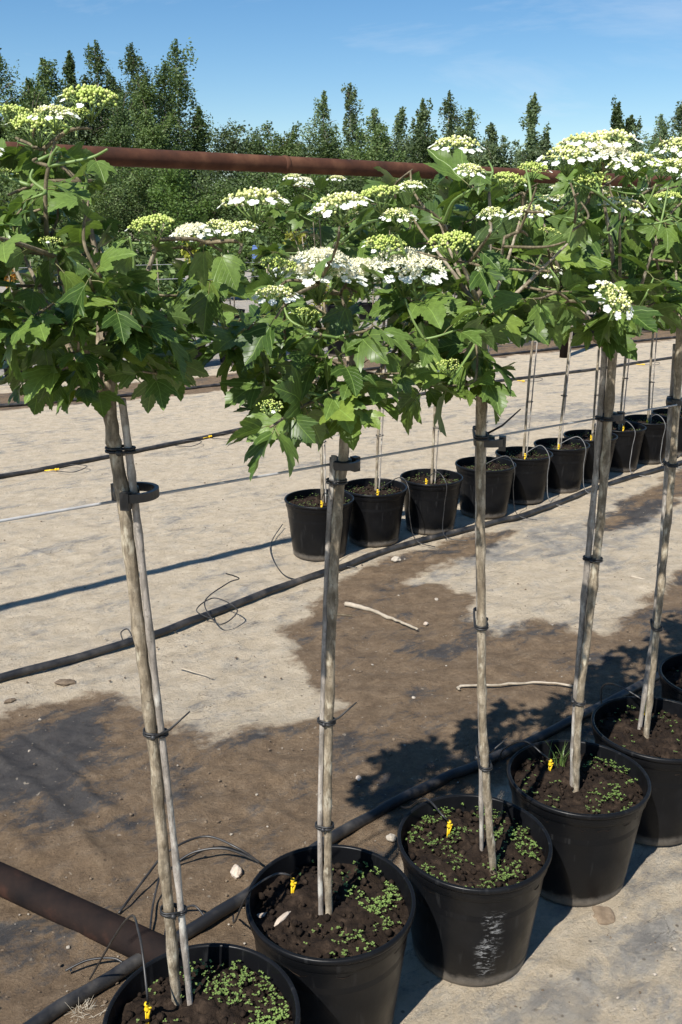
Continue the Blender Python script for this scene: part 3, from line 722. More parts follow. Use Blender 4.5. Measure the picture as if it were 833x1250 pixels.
def stake_and_ties(i):
    pz = HR - 0.035; b0 = G(*STAKE_PX[i][0], pz); perp = b0.dot(RN)
    pts = [b0 - Vector((0, 0, 0.05)), b0] + [PL(x, y, perp) for x, y in STAKE_PX[i][1:]]
    root = empty('wooden_stake', pts[0])
    lab = ['grey stake tied beside the trunk at the row end, loose tie tail sticking out', 'pale thin stake tied left of the trunk in the second pot from the row end',
           'short thin stake hidden along the trunk in the chalk scratched pot', 'dark weathered stake beside the fourth trunk from the row end',
           'slim dark stake beside the fifth trunk from the row end', 'slim stake in the sixth pot from the row end'][i]
    tag(root, lab, 'stake', 'stakes in the near row')
    r_ = random.Random(40 + i); sp = smooth_path(pts, 6); rad = []
    for k in range(len(sp)):
        q = SK[i] * r_.uniform(0.95, 1.05)
        if r_.random() < 0.12: q *= 1.25
        rad.append(q)
    MB().tube([p - pts[0] for p in sp], rad, 9).build('pole', [M['stake']], root)
    # ties round stake and trunk
    tr = smooth_path(FRONT[i][1], 12)
    hs = [[(.18, 0), (.50, 1), (.93, 0)], [(.22, 0), (.46, 1), (.95, 0)], [(.25, 1), (.55, 0), (.9, 1)], [(.22, 0), (.55, 0), (.85, 0)], [(.3, 0), (.72, 1)], [(.4, 0)]][i]
    z0, z1 = sp[6].z, sp[-1].z
    for (h, tail) in hs:
        z = z0 + (z1 - z0) * h
        a = min(sp, key=lambda q: abs(q.z - z)); b = min(tr, key=lambda q: abs(q.z - z))
        mb = MB(); dv = (b - a); dv.z = 0; g = dv.length; dv = dv.normalized() if g > 1e-4 else Vector((1, 0, 0)); nv = Vector((-dv.y, dv.x, 0))
        ra, rb = SK[i] + 0.0035, TR[i][0] + 0.0045; loop = []
        for k in range(9): t = pi / 2 + pi * k / 8; loop.append(a + (dv * cos(t) + nv * sin(t)) * ra)
        for k in range(9): t = -pi / 2 + pi * k / 8; loop.append(a + dv * g + (dv * cos(t) + nv * sin(t)) * rb)
        loop.append(loop[0])
        mid = Vector((0, 0, z - a.z))
        mb.tube([p + mid - pts[0] for p in loop], 0.0026, 5)
        mb.tube([p + mid + Vector((0, 0, .005)) - pts[0] for p in loop], 0.0022, 5)
        kn = a + dv * g * .5 - nv * max(ra, rb) + mid if nv.y > 0 else a + dv * g * .5 + nv * max(ra, rb) + mid
        mb.ico(kn - pts[0], 0.0055, 1)
        if tail:
            mb.tube([kn - pts[0], kn - pts[0] + Vector((0.03, -.004, 0.018)), kn - pts[0] + Vector((0.065, 0, 0.05))], [0.0024, 0.0022, 0.0014], 5)
        mb.build('tie', [M['tie']], root)
for i in range(6): stake_and_ties(i)

# ------------------------------------------------------------------ pots
def pot_profile(D=0.365, H=0.305):
    r = D / 2
    outer = [(0.0, 0.004), (r * 0.70, 0.004), (r * 0.735, 0.0), (r * 0.765, 0.003), (r * 0.775, 0.022), (r * 0.765, 0.026), (r * 0.785, 0.034), (r * 0.86, H * 0.5), (r * 0.935, H - 0.042),
             (r * 0.94, H - 0.040), (r * 0.962, H - 0.036), (r * 0.968, H - 0.012)]
    rim = [(r * 0.966, H - 0.014), (r * 0.985, H - 0.0135), (r * 1.0, H - 0.009), (r * 1.0, H - 0.003), (r * 0.99, H), (r * 0.955, H), (r * 0.945, H - 0.004)]
    inner = [(r * 0.945, H - 0.003), (r * 0.925, H - 0.04), (r * 0.90, H - 0.10)]
    return outer, rim, inner
def soil_mesh(R_, z, seed):
    r_ = random.Random(seed); b = MB(); rings = 30; seg = 84; off = Vector((seed * 3.1, seed * 1.7, 0))
    for i in range(rings + 1):
        q = R_ * i / rings
        for k in range(seg):
            a = 2 * pi * k / seg + 0.05 * i; x, y = q * cos(a), q * sin(a); p = Vector((x, y, 0))
            h = 0.013 * mnoise.noise(p * 11 + off) + 0.011 * mnoise.noise(p * 30 + off) + 0.010 * mnoise.noise(p * 70 + off) - 0.010 * (q / R_) ** 3
            b.v.append((x, y, z + h))
    for i in range(rings):
        for k in range(seg):
            k2 = (k + 1) % seg; b.f.append((i * seg + k, i * seg + k2, (i + 1) * seg + k2, (i + 1) * seg + k)); b.m.append(0)
    for j in range(170):
        a = r_.uniform(0, 6.28); q = R_ * math.sqrt(r_.random()) * .95; s_ = r_.choice((.003, .004, .005, .008))
        b.ico((q * cos(a), q * sin(a), z + s_ * .4), s_, 0, 0, .3, rg=r_)
    return b.mesh('soil', [M['soil']])
def weeds_mesh(R_, z, n, seed, side=0.0, spread=1.6, leafs=0.0040):
    r_ = random.Random(seed); b = MB(); off = Vector((seed * 2.3, 5.1, 0)); k = 0; tries = 0
    while k < n and tries < n * 30:
        tries += 1
        a = side + r_.gauss(0, spread); q = R_ * (0.25 + 0.72 * r_.random() ** 0.6); p = Vector((q * cos(a), q * sin(a), 0))
        if mnoise.noise(p * 14 + off) < r_.uniform(-0.25, 0.2): continue
        k += 1; hh = z + 0.004 + r_.uniform(0.003, 0.014)
        for j in range(r_.randrange(3, 6)):
            aa = r_.uniform(0, 6.28); l = leafs * r_.uniform(0.7, 1.5); d = Vector((cos(aa), sin(aa), r_.uniform(-.1, .45))); w = Vector((-sin(aa), cos(aa), 0)) * l * 0.42
            c0 = p + Vector((0, 0, hh)) + d * l * 0.1; i0 = len(b.v)
            for q_ in (c0, c0 + d * l * .5 + w, c0 + d * l, c0 + d * l * .5 - w): b.v.append(tuple(q_))
            b.f.append((i0, i0 + 1, i0 + 2, i0 + 3)); b.m.append(0)
    return b.mesh('seedlings', [M['weed']], False)
o_, r_i, i_ = pot_profile()
POT_ME = {}
for key, mt in (('a', M['pot']), ('b', M['pot_scuffed'])):
    POT_ME[key] = (MB().lathe(o_, 72).mesh('wall', [mt]), MB().lathe(r_i, 72, close=True).mesh('rim', [mt]), MB().lathe(i_, 72).mesh('inner_wall', [mt]))
def pot(p, label, group, key='a', soil=None, weeds=None, name='plant_pot', tilt=0.0):
    root = empty(name, p); tag(root, label, 'plant pot', group)
    for nm, me in zip(('wall', 'rim', 'inner_wall'), POT_ME[key]): link(nm, me, root)
    if soil: link('soil', soil, root)
    if weeds: link('seedlings', weeds, root, 'stuff')
    root.rotation_euler.z = tilt; k_ = random.Random(int(abs(p.x * 1000)) + 5); root.scale = (k_.uniform(.985, 1.015), k_.uniform(.985, 1.015), k_.uniform(.99, 1.01))
    return root
PLAB = ['black pot at the row end beside the dark pipe, seedlings sprouting in its soil', 'black pot with pale wood chips lying on its soil, second from the row end',
        'black pot with white chalky scratches down its side', 'black pot with small pale patches on its wall, fourth from the row end', 'black pot fifth from the row end, mostly bare shaded soil',
        'black pot sixth from the row end']
WEED = [(380, 0.3, 1.0), (190, -0.1, 0.8), (380, 1.5, 2.4), (160, -0.6, 1.2), (60, 0.5, 1.5), (30, 0, 2)]
for i, p in enumerate(POTS):
    w = WEED[i]
    pot(p, PLAB[i], 'black pots in the near row', 'b' if i == 2 else 'a', soil_mesh(0.170, HR - 0.035, i + 1), weeds_mesh(0.165, HR - 0.034, w[0], 20 + i, w[1], w[2]))
# grass tuft in the fourth pot
def grass_tuft(p, n, h, seed, label):
    r_ = random.Random(seed); b = MB()
    for k in range(n):
        a = r_.uniform(0, 6.28); l = h * r_.uniform(.5, 1.1); bend = r_.uniform(.1, .7); q = Vector((r_.gauss(0, .008), r_.gauss(0, .008), 0)); d = Vector((cos(a), sin(a), 0)); w = Vector((-sin(a), cos(a), 0)) * .0016
        i0 = len(b.v)
        for t in (0, .4, .75, 1):
            c0 = q + d * (bend * l * t * t) + Vector((0, 0, l * t * (1 - .35 * bend * t))); ww = w * (1 - t * .95)
            b.v += [tuple(c0 - ww), tuple(c0 + ww)]
        for j in range(3): b.f.append((i0 + 2 * j, i0 + 2 * j + 1, i0 + 2 * j + 3, i0 + 2 * j + 2)); b.m.append(0)
    o = b.build('grass_tuft', [M['weed']], None, True); o.location = p; tag(o, label, 'grass'); return o
grass_tuft(G(683, 935, HR - 0.035), 26, 0.075, 5, 'tuft of thin green grass blades in the fourth pot from the row end')

# ------------------------------------------------------------------ rear row: pots, trees, stakes
BP = [(390, 608), (457, 594), (527, 582), (593, 566), (640, 552), (686, 541), (721, 531), (757, 520), (792, 512), (826, 504), (858, 497)]
SOILB = [soil_mesh(0.170, HR - 0.035, 60 + k) for k in range(3)]
WEEDB = [weeds_mesh(0.165, HR - 0.034, 110, 70 + k, k * 2.1, 2.0) for k in range(3)]
BACK = []
ORD = ['first', 'second', 'third', 'fourth', 'fifth', 'sixth', 'seventh', 'eighth', 'ninth', 'tenth', 'eleventh']
BL = '%s black plant pot from the near end of the farther row, beside the dusty hose'
for i, (x, y) in enumerate(BP):
    p = G(x, y, HR); p.z = 0; BACK.append(p)
    pot(p, BL % ORD[i], 'black pots in the farther row', 'a', SOILB[i % 3], WEEDB[i % 3], tilt=i * 1.3)
    r_ = random.Random(500 + i); b0 = p + Vector((r_.uniform(-.03, .03), r_.uniform(-.02, .02), HR - 0.07))
    topz = r_.uniform(1.32, 1.45); tp = b0.copy(); tp.z = topz; tp.x += r_.uniform(-.04, .06); tp.y += r_.uniform(-.04, .04)
    mid = b0.lerp(tp, .5) + Vector((r_.uniform(-.015, .015), r_.uniform(-.015, .015), 0))
    cc = tp + Vector((0, 0, 0.22))
    um = []
    for k in range(5):
        a = r_.uniform(0, 6.28); q = r_.uniform(0.05, 0.24)
        um.append((cc + Vector((q * cos(a), q * sin(a), r_.uniform(0.12, 0.27))), r_.uniform(0.08, 0.11), r_.choice(('green', 'ring', 'ring', 'open')), (R(r_.uniform(0, 15)), R(r_.uniform(-10, 10)))))
    tree('viburnum standard growing from the %s pot of the farther row' % ORD[i], 'viburnum standards in the farther row', [b0, mid, tp], .0078, .0075,
         (cc, .25, .25, .27), um, 44, 220, 600 + i, LEAVES_FAR, 0.085, 5, seg=7)
    sb = b0 + Vector((0.017, -0.006, 0)); st = sb.copy(); st.z = topz - r_.uniform(.02, .2); st.x = tp.x + .014; st.y = tp.y - .006
    s_ = empty('wooden_stake', sb); tag(s_, 'thin stake tied to the trunk in the %s pot of the farther row' % ORD[i], 'stake', 'stakes in the farther row')
    MB().tube([p_ - sb for p_ in smooth_path([sb, sb.lerp(st, .5), st], 5)], .0042, 7).build('pole', [M['stake']], s_)
    for h in (.35, .75):
        c_ = sb.lerp(st, h) - sb; MB().tube([c_ + Vector((.020 * cos(t) - .012, .020 * sin(t), 0)) for t in np.linspace(0, 2 * pi, 13)], .0028, 4).build('tie', [M['tie']], s_)

# ------------------------------------------------------------------ hoses, tubes, drippers
def hose(name, pxs, r, label, mat, lift=0.8, sub=8, wob=0.004, cat='hose'):
    r_ = random.Random(len(label)); pts = [G(x, y) for x, y in pxs]
    sp = smooth_path(pts, sub); sp = [p + Vector((0, 0, r * lift + 0.002 * sin(i * .9))) + Vector((r_.uniform(-1, 1), r_.uniform(-1, 1), 0)) * wob * .25 for i, p in enumerate(sp)]
    base = sp[0].copy(); base.z = 0
    o = MB().tube([p - base for p in sp], r, 12).build(name, [mat], None); o.location = base; tag(o, label, cat); return o
hose('irrigation_hose', [(-260, 905), (0, 832), (160, 787), (245, 757), (350, 717), (420, 694), (480, 672), (600, 641), (650, 628), (720, 601), (775, 583), (833, 566), (930, 530)], 0.0165, 'thick dusty black hose lying along the front of the farther pot row', M['hose'])
hose('irrigation_hose', [(-60, 1330), (60, 1245), (180, 1172), (280, 1112), (370, 1050), (450, 1002), (530, 960), (600, 931), (690, 888), (790, 836), (880, 790)], 0.0165, 'black hose running along behind the near pot row', M['hose'])
hose('irrigation_hose', [(-200, 616), (0, 584), (150, 556), (300, 525), (413, 501), (600, 468), (726, 452), (818, 438), (930, 424)], 0.0165, 'black hose lying on bare sand in the empty strip beyond the farther pot row', M['hose'], sub=10)
hose('irrigation_hose', [(-200, 512), (100, 489), (242, 474), (420, 455), (600, 435), (821, 413), (950, 402)], 0.0165, 'distant black hose at the edge of the damp strip before the far pots', M['hose'], sub=10)

def dripper(p, label, group, path, mat=M['tube'], r=0.0024, s=1.0):
    root = empty('drip_peg', p); tag(root, label, 'drip peg', group)
    b = MB(); b.tube([(0, 0, -0.03), (0.001, 0, 0.012), (0.004, -.002, 0.040 * s)], [0.003 * s, 0.004 * s, 0.004 * s], 6)
    b.tube([(-.004, 0, -.02), (-.003, 0, .03 * s)], .0022 * s, 5)
    b.build('spike', [M['yellow']], root)
    h = MB().lathe([(0, .034), (.0070, .034), (.0085, .040), (.0060, .046), (.0055, .052), (.0080, .055), (.0060, .060), (0, .060)], 12); 
    h.v = [(x * s, y * s, z * s) for x, y, z in h.v]; h.box((.007 * s, 0, .044 * s), (.005 * s, .003 * s, .003 * s)); h.build('cap', [M['yellow']], root)
    if path:
        sp = smooth_path([p + Vector((0, 0, .055 * s))] + [Vector(q) for q in path], 8)
        MB().tube([q - p for q in sp], r, 7).build('feed_tube', [mat], root)
    return root
zs = HR - 0.035
def gz(x, y, z): return G(x, y, z)
dl = ['yellow drip peg in the end pot beside the dark pipe', 'yellow drip peg near the wood chips in the second pot', 'yellow drip peg in the chalk scratched pot', 'yellow drip peg in the fourth pot from the row end', 'yellow drip peg beside the trunk in the fifth pot from the row end']
dp = [(181, 1246), (358, 1092), (548, 1020), (671, 944), (786, 872)]
paths = [[gz(180, 1215, .36), gz(170, 1140, .42), gz(155, 1122, .36), G(110, 1195, .02)],
         [gz(352, 1068, .34), gz(335, 1068, .345), gz(305, 1088, .335), gz(287, 1125, .20), G(285, 1118, .02)],
         [gz(540, 995, .33), gz(520, 975, .33), gz(500, 985, .25), G(490, 985, .03)],
         [gz(662, 920, .33), gz(640, 905, .33), gz(615, 915, .2), G(610, 928, .03)],
         [gz(778, 850, .33), gz(750, 835, .33), gz(735, 840, .2), G(735, 866, .03)]]
for i in range(5):
    dripper(gz(*dp[i], zs), dl[i], 'yellow drip pegs in the near row', paths[i], s=0.70)
for i, p in enumerate(BACK):
    r_ = random.Random(i + 77); q = p + Vector((r_.uniform(-.05, .03), r_.uniform(-.11, -.05), zs)); fr = Vector((-RN.x, -RN.y, 0)); sd_ = RU * r_.uniform(-.10, .10)
    pth = [p + fr * .12 + sd_ + Vector((0, 0, .37)), p + fr * .195 + sd_ + Vector((0, 0, .31)), p + fr * .19 + sd_ * 1.1 + Vector((0, 0, .18)), p + fr * .22 + sd_ * 1.4 + Vector((0, 0, .03)), p + fr * .33 + sd_ * 1.2 + RU * .06 + Vector((0, 0, .012))]
    dripper(q, 'yellow drip peg in the %s pot of the farther row' % ORD[i], 'yellow drip pegs in the farther row', pth, M['tubegrey'] if i > 3 else M['tube'], .0026, 0.8)

def loose_tube(pts, label, r=0.0026, mat=None, name='drip_tube'):
    sp = smooth_path(pts, 8); base = sp[0].copy(); base.z = 0
    o = MB().tube([p - base for p in sp], r, 6).build(name, [mat or M['tube']], None); o.location = base; tag(o, label, 'tube'); return o
loose_tube([G(145, 1115, .01), G(175, 1075, .03), G(205, 1040, .06), G(250, 1021, .07), G(290, 1035, .06), G(318, 1054, .02)], 'thin black tube arching over damp soil between the end pots', .0034)
loose_tube([G(213, 1055, .01), G(238, 1040, .04), G(275, 1036, .05), G(312, 1050, .02)], 'second shorter black tube arching beside the hose behind the end pots', .0034)
loose_tube([G(183, 1140, .01), G(187, 1105, .02), G(195, 1070, .03), G(198, 1060, .01)], 'short thin tube standing up behind the end trunk', .0028)
loose_tube([G(80, 1185, .008), G(108, 1172, .02), G(140, 1170, .02), G(155, 1180, .008)], 'black tube end curling on mud beside the dark pipe', .003)
loose_tube([G(222, 1110, .01), G(238, 1106, .04), G(252, 1122, .02)], 'tiny tube loop rising from the hose behind the end pot', .003)
loose_tube([G(200, 1150, .01), G(203, 1130, .02), G(205, 1118, .03), G(212, 1105, .01)], 'tiny grey tube between the dark pipe and the end trunk', .002)
loose_tube([G(262, 757, .01), G(240, 745, .05), G(262, 730, .08), G(290, 745, .06), G(268, 762, .03), G(250, 735, .08), G(278, 712, .13), G(292, 706, .12), G(276, 700, .17)], 'tangled loop of thin black tube rising from the long hose', .003)
loose_tube([G(150, 781, .01), G(148, 772, .03), G(156, 768, .03), G(162, 778, .01)], 'tiny tube hoop standing on the long hose', .003)
loose_tube([G(345, 640, .03), G(330, 668, .01), G(345, 700, .006), G(372, 708, .006), G(396, 702, .006)], 'thin tube curving on the sand from the first farther pot', .0028)
for (x, y) in [(60, 576), (205, 545), (250, 536), (290, 528), (634, 466), (780, 446)]:
    g = G(x, y); r_ = random.Random(x)
    o = dripper(g + Vector((0, 0, .012)), 'yellow drip peg lying by the hose on bare sand', 'loose yellow drip pegs on the sand', None, s=1.2)
    o.rotation_euler = (R(88), 0, r_.uniform(0, 6)); 
    loose_tube([g + Vector((.0, .02, .012)), g + Vector((.12, .12, .02)), g + Vector((.26, .05, .03)), g + Vector((.2, -.08, .02)), g + Vector((.06, -.02, .012))], 'thin loop of tube lying beside the hose on bare sand', .003)['group'] = 'thin tube loops by the sand hose'

# ------------------------------------------------------------------ wires and clips
def wire(name, a, b, label, r=0.0026, sag=0.0):
    pts = [a.lerp(b, t) - Vector((0, 0, sag * 4 * t * (1 - t))) for t in np.linspace(0, 1, 25)]
    base = a.copy(); o = MB().tube([p - base for p in pts], r, 6).build(name, [M['wire']], None); o.location = base; tag(o, label, 'wire'); return o
WP = FRONT[1][2] + 0.028
wa, wb = PL(-40, 643, WP), PL(880, 485, WP)
wire('support_wire', wa + (wa - wb) * 0.3, wb + (wb - wa) * 0.4, 'grey wire stretched along the near row of trunks')
bw = [p for p in BACK]; e0 = bw[0] + (bw[0] - bw[-1]) * .55; e1 = bw[-1] + (bw[-1] - bw[0]) * .3
wire('support_wire', e0 + Vector((0, 0, 1.17)), e1 + Vector((0, 0, 1.17)), 'grey wire stretched along the farther row of trunks')
def clip(p, ang, label, arc=250, rad=0.036):
    root = empty('wire_clip', p); tag(root, label, 'clip', 'black wire clips on the near trunks')
    b = MB(); n = 22; ts = [R(ang + arc * k / n) for k in range(n + 1)]
    i0 = 0
    for k, t in enumerate(ts):
        for (q, z) in ((rad - .0035, -.007), (rad + .0035, -.007), (rad + .0035, .007), (rad - .0035, .007)): b.v.append((q * cos(t), q * sin(t), z))
    for k in range(n):
        for j in range(4):
            j2 = (j + 1) % 4; b.f.append((k * 4 + j, k * 4 + j2, k * 4 + 4 + j2, k * 4 + 4 + j)); b.m.append(0)
    b.f.append((3, 2, 1, 0)); b.m.append(0); b.f.append(tuple(n * 4 + j for j in range(4))); b.m.append(0)
    b.build('band', [M['clip']], root, False)
    for t in (ts[0], ts[-1]):
        MB().box((rad * cos(t), rad * sin(t), -.004), (.007, .007, .014), Matrix.Rotation(t, 3, 'Z')).build('jaw', [M['clip']], root, False)
    h = MB(); h.lathe([(.0, -.009), (.020, -.009), (.0215, 0), (.020, .009), (.0, .009)], 16); h.v = [(x - rad * .35, y, z) for x, y, z in h.v]
    h.build('collar', [M['clip']], root)
    return root
for (i, x, y, ang, rad) in ((0, 164, 601, -100, .036), (1, 422, 566, 150, .024), (2, 597, 538, 100, .026), (3, 747, 508, 120, .022), (4, 827, 490, 120, .022)):
    clip(PL(x, y, FRONT[i][2] + 0.004), ang, ['open black ring clip on the end trunk', 'black wire clip under the second crown', 'black wire clip on the crooked trunk', 'black wire clip on the fourth trunk from the row end', 'black wire clip on the fifth trunk from the row end'][i], 250, rad)

# ------------------------------------------------------------------ rusty pipes
pr = empty('pipe_trellis', (0, 0, 0)); tag(pr, 'rusty horizontal pipe rail held up on posts above the farther row', 'trellis')
A = PL(110, 190, 3.52); B = PL(630, 214, 3.52); dv = (B - A).normalized()
a0 = A - dv * 3.2; b0 = B + dv * 4.2; pr.location = (a0.x, a0.y, 0)
n = 24; MB().tube([a0.lerp(b0, k / n) - pr.location for k in range(n + 1)], 0.034, 18).build('rail', [M['rust']], pr)
for k_ in (.42, .70):
    q = a0.lerp(b0, k_); MB().tube([q - dv * .012 - pr.location, q - dv * .005 - pr.location, q + dv * .005 - pr.location, q + dv * .012 - pr.location], [.0345, .0375, .0372, .0345], 18).build('weld_joint', [M['rust']], pr)
for q in (a0 + dv * .25, b0 - dv * .25):
    MB().tube([Vector((q.x, q.y, -.05)) - pr.location, Vector((q.x, q.y, q.z - .02)) - pr.location], .034, 14).build('post', [M['rust']], pr)
    MB().tube([Vector((q.x, q.y, -.004)) - pr.location, Vector((q.x, q.y, .01)) - pr.location], .08, 14).build('foot_plate', [M['rust']], pr)
# the dark pipe lying on the mud
p0 = G(-190, 985, .034); p1 = G(-5, 1072, .034); p2 = G(215, 1172, .018)
gpipe = empty('steel_pipe', (p1.x, p1.y, 0)); tag(gpipe, 'dark rusty steel pipe lying on damp soil against the end pot', 'pipe')
pp = [p0.lerp(p2, t) for t in np.linspace(0, 1, 12)]
MB().tube([p - gpipe.location for p in pp], .0385, 20, cap=False).build('tube_wall', [M['rust_dark']], gpipe)
MB().tube([pp[-1] - gpipe.location, pp[-1] + (pp[-1] - pp[-2]) * .02 - gpipe.location], .0380, 20).build('end_cap', [M['rust_dark']], gpipe)
# rusty post beyond the sand strip
q = G(688, 436); rp_ = MB().tube([(0, 0, -.1), (0.01, 0, 1.0), (0.0, 0, 1.95)], .055, 10).build('trellis_post', [M['rust_dark']], None); rp_.location = q
tag(rp_, 'rusty brown post standing by the hose beyond the farther pots', 'post')

# ------------------------------------------------------------------ debris
def stick(pxs, rads, label, mat, z=.006):
    pts = [G(x, y, z) for x, y in pxs]; base = pts[0].copy(); base.z = 0; r_ = random.Random(len(label))
    sp = smooth_path(pts, 5); n = len(sp)
    sp = [p + Vector((r_.uniform(-.003, .003), r_.uniform(-.003, .003), r_.uniform(-.001, .002))) for p in sp]
    rr = [rads[0] + (rads[1] - rads[0]) * k / (n - 1) for k in range(n)]; rr = [x * r_.uniform(.8, 1.2) for x in rr]
    o = MB().tube([p - base for p in sp], rr, 7).build('dry_stick', [mat], None); o.location = base; tag(o, label, 'stick')
stick([(420, 737), (445, 742), (470, 752), (492, 760), (510, 769)], (.011, .005), 'pale bleached stick on damp brown soil near the hose', M['driftstick'], .009)
stick([(561, 842), (563, 838), (610, 836), (660, 833), (700, 838)], (.006, .004), 'thin straight twig lying across damp soil behind the crooked trunk', M['driftstick'])
stick([(770, 703), (790, 709), (812, 717)], (.007, .004), 'short grey twig on pale sand near the fifth trunk', M['driftstick'])
stick([(722, 718), (735, 724)], (.004, .003), 'tiny twig on pale sand near the fourth trunk', M['driftstick'])
stick([(395, 748), (430, 752)], (.003, .002), 'thin dark twig beside the bleached stick', M['twig'])
stick([(220, 815), (260, 828)], (.003, .002), 'thin dry stem on pale sand below the tangled tube', M['driftstick'])
def rock(x, y, r, label, mat, sq=(1, .8, .6), seed=0, z=None, name='stone', cat='stone'):
    g = G(x, y) if z is None else G(x, y, z); r_ = random.Random(seed + x); b = MB(); vs, fs = ICO[2]
    off = Vector((x * .37, y * .21, seed))
    for v in vs:
        v = Vector(v); k = 1 + .32 * mnoise.noise(v * 1.3 + off) + .14 * mnoise.noise(v * 3.6 + off); b.v.append((v.x * r * sq[0] * k, v.y * r * sq[1] * k, v.z * r * sq[2] * k))
    b.f = [tuple(f) for f in fs]; b.m = [0] * len(fs)
    o = b.build(name, [mat], None, False); o.location = g + Vector((0, 0, r * sq[2] * .45)); o.rotation_euler.z = r_.uniform(0, 6); tag(o, label, cat); return o
rock(289, 1067, .021, 'white angular stone beside the hose behind the second pot', M['chip'], (1, .7, .8))
rock(484, 684, .024, 'pale stone against the long hose', M['stone'])
rock(80, 834, .030, 'flat brown clod on sand below the long hose', M['clod'], (1.3, .8, .35), 1, name='soil_clod', cat='clod')
rock(12, 857, .018, 'dark crumb of soil at the damp edge', M['clod'], (1.2, .6, .5), 2, name='soil_clod', cat='clod')
rock(736, 1118, .030, 'brown soil clod on dusty fabric before the fourth pot', M['clod'], (1.2, 1, .25), 3, name='soil_clod', cat='clod')
rock(520, 762, .012, 'small white stone past the tip of the bleached stick', M['chip'], (1, .9, .6), 4)
rock(533, 732, .010, 'small stone on damp soil below the pale sand edge', M['stone'], (1, .9, .6), 5)
rock(478, 1024, .015, 'pale stone between second and third pots', M['stone'], (1, .9, .6), 6)
rock(505, 852, .007, 'tiny pebble on damp soil right of the second trunk', M['stone'], (1, 1, .6), 7)
rock(438, 950, .012, 'small pinkish flake near the hose by the second trunk', M['chip'], (1.3, .7, .25), 8)
rock(85, 1140, .010, 'small white flake above the tube end by the dark pipe', M['chip'], (1.4, .5, .4), 9)
rock(345, 1122, .014, 'pale wood chip on the soil of the second pot', M['chip'], (1.9, .5, .4), 10, zs, 'wood_chip', 'wood chip')
rock(322, 1118, .010, 'smaller pale wood chip on the soil of the second pot', M['chip'], (1.5, .6, .4), 11, zs, 'wood_chip', 'wood chip')
def fibre_tuft():
    r_ = random.Random(12); b = MB()
    for k in range(70):
        a = r_.uniform(0, 6.28); l = r_.uniform(.01, .045); p = Vector((r_.gauss(0, .012), r_.gauss(0, .012), 0)); d = Vector((cos(a), sin(a), r_.uniform(.1, 1.2))).normalized()
        b.tube([p, p + d * l * .5, p + d * l + Vector((0, 0, -.004))], [.0006, .0005, .0003], 3)
    o = b.build('straw_tuft', [M['fibre']], None); o.location = G(103, 1238); tag(o, 'frayed tuft of straw fibres on the hose by the end pot', 'straw')
fibre_tuft()

# ------------------------------------------------------------------ foliage masses (numpy)
def leaf_cloud(centers, radii, n_each, size, seed, drop=0.0, flat=0.5):
    """many small quads spread round clump centres -> verts, quads"""
    g = np.random.default_rng(seed); K = len(centers); n = K * n_each
    c = np.repeat(np.asarray(centers), n_each, 0); r = np.repeat(np.asarray(radii), n_each, 0)
    d = g.normal(size=(n, 3)); d /= np.linalg.norm(d, axis=1, keepdims=True)
    q = g.random((n, 1)) ** 0.45
    p = c + d * q * r; p[:, 2] -= drop * g.random(n) ** 2 * r[:, 2]
    a = g.normal(size=(n, 3)); a[:, 2] *= flat; a /= np.linalg.norm(a, axis=1, keepdims=True)
    b = g.normal(size=(n, 3)); b -= a * np.sum(a * b, 1, keepdims=True); b /= np.linalg.norm(b, axis=1, keepdims=True)
    s_ = size * g.uniform(0.6, 1.35, (n, 1))
    v = np.stack([p - a * s_, p + b * s_ * .55, p + a * s_, p - b * s_ * .55], 1).reshape(-1, 3)
    f = np.arange(n * 4).reshape(-1, 4)
    return v, f
def fol_mat(name, a, b, trans=0.25):
    m, t, bs, out = new_mat(name); lk = t.links.new
    info = t.nodes.new('ShaderNodeObjectInfo').outputs['Random']
    geo = t.nodes.new('ShaderNodeNewGeometry')
    col = mixc(t, geo.outputs['Random Per Island'], a, b)
    col = mixc(t, 1.0, col, ramp(t, info, [(0, 0.72), (1, 1.28)]), 'MULTIPLY')
    lk(col, bs.inputs['Base Color']); bs.inputs['Roughness'].default_value = 0.55; bs.inputs['Specular IOR Level'].default_value = 0.3
    tr = t.nodes.new('ShaderNodeBsdfTranslucent'); lk(mixc(t, 1.0, col, (1.4, 1.5, .6), 'MULTIPLY'), tr.inputs['Color'])
    mxs = t.nodes.new('ShaderNodeMixShader'); mxs.inputs[0].default_value = trans
    lk(bs.outputs[0], mxs.inputs[1]); lk(tr.outputs[0], mxs.inputs[2]); lk(mxs.outputs[0], out.inputs['Surface']); return m
M['f_dark'] = fol_mat('foliage_dark', (0.042, 0.072, 0.026), (0.105, 0.150, 0.052))
M['f_mid'] = fol_mat('foliage_mid', (0.062, 0.105, 0.034), (0.145, 0.200, 0.066))
M['f_blue'] = fol_mat('foliage_bluegreen', (0.075, 0.115, 0.055), (0.165, 0.215, 0.100))
M['f_bright'] = fol_mat('foliage_bright', (0.060, 0.110, 0.024), (0.120, 0.190, 0.045))
M['f_yellow'] = fol_mat('foliage_yellow', (0.20, 0.22, 0.03), (0.36, 0.36, 0.06))
M['f_orange'] = fol_mat('foliage_orange', (0.32, 0.15, 0.03), (0.45, 0.28, 0.05))
M['f_red'] = fol_mat('flowers_red', (0.45, 0.03, 0.02), (0.6, 0.08, 0.03))
M['birch'] = simple('birch_bark', [(0.35, (0.10, 0.09, 0.08)), (0.5, (0.45, 0.43, 0.40)), (0.7, (0.58, 0.56, 0.52))], 3, .8, bs_=0, pos=True)
M['darkbark'] = simple('grey_brown_bark', [(0.3, (0.07, 0.055, 0.04)), (0.7, (0.15, 0.12, 0.09))], 3, .9, bs_=0, pos=True)

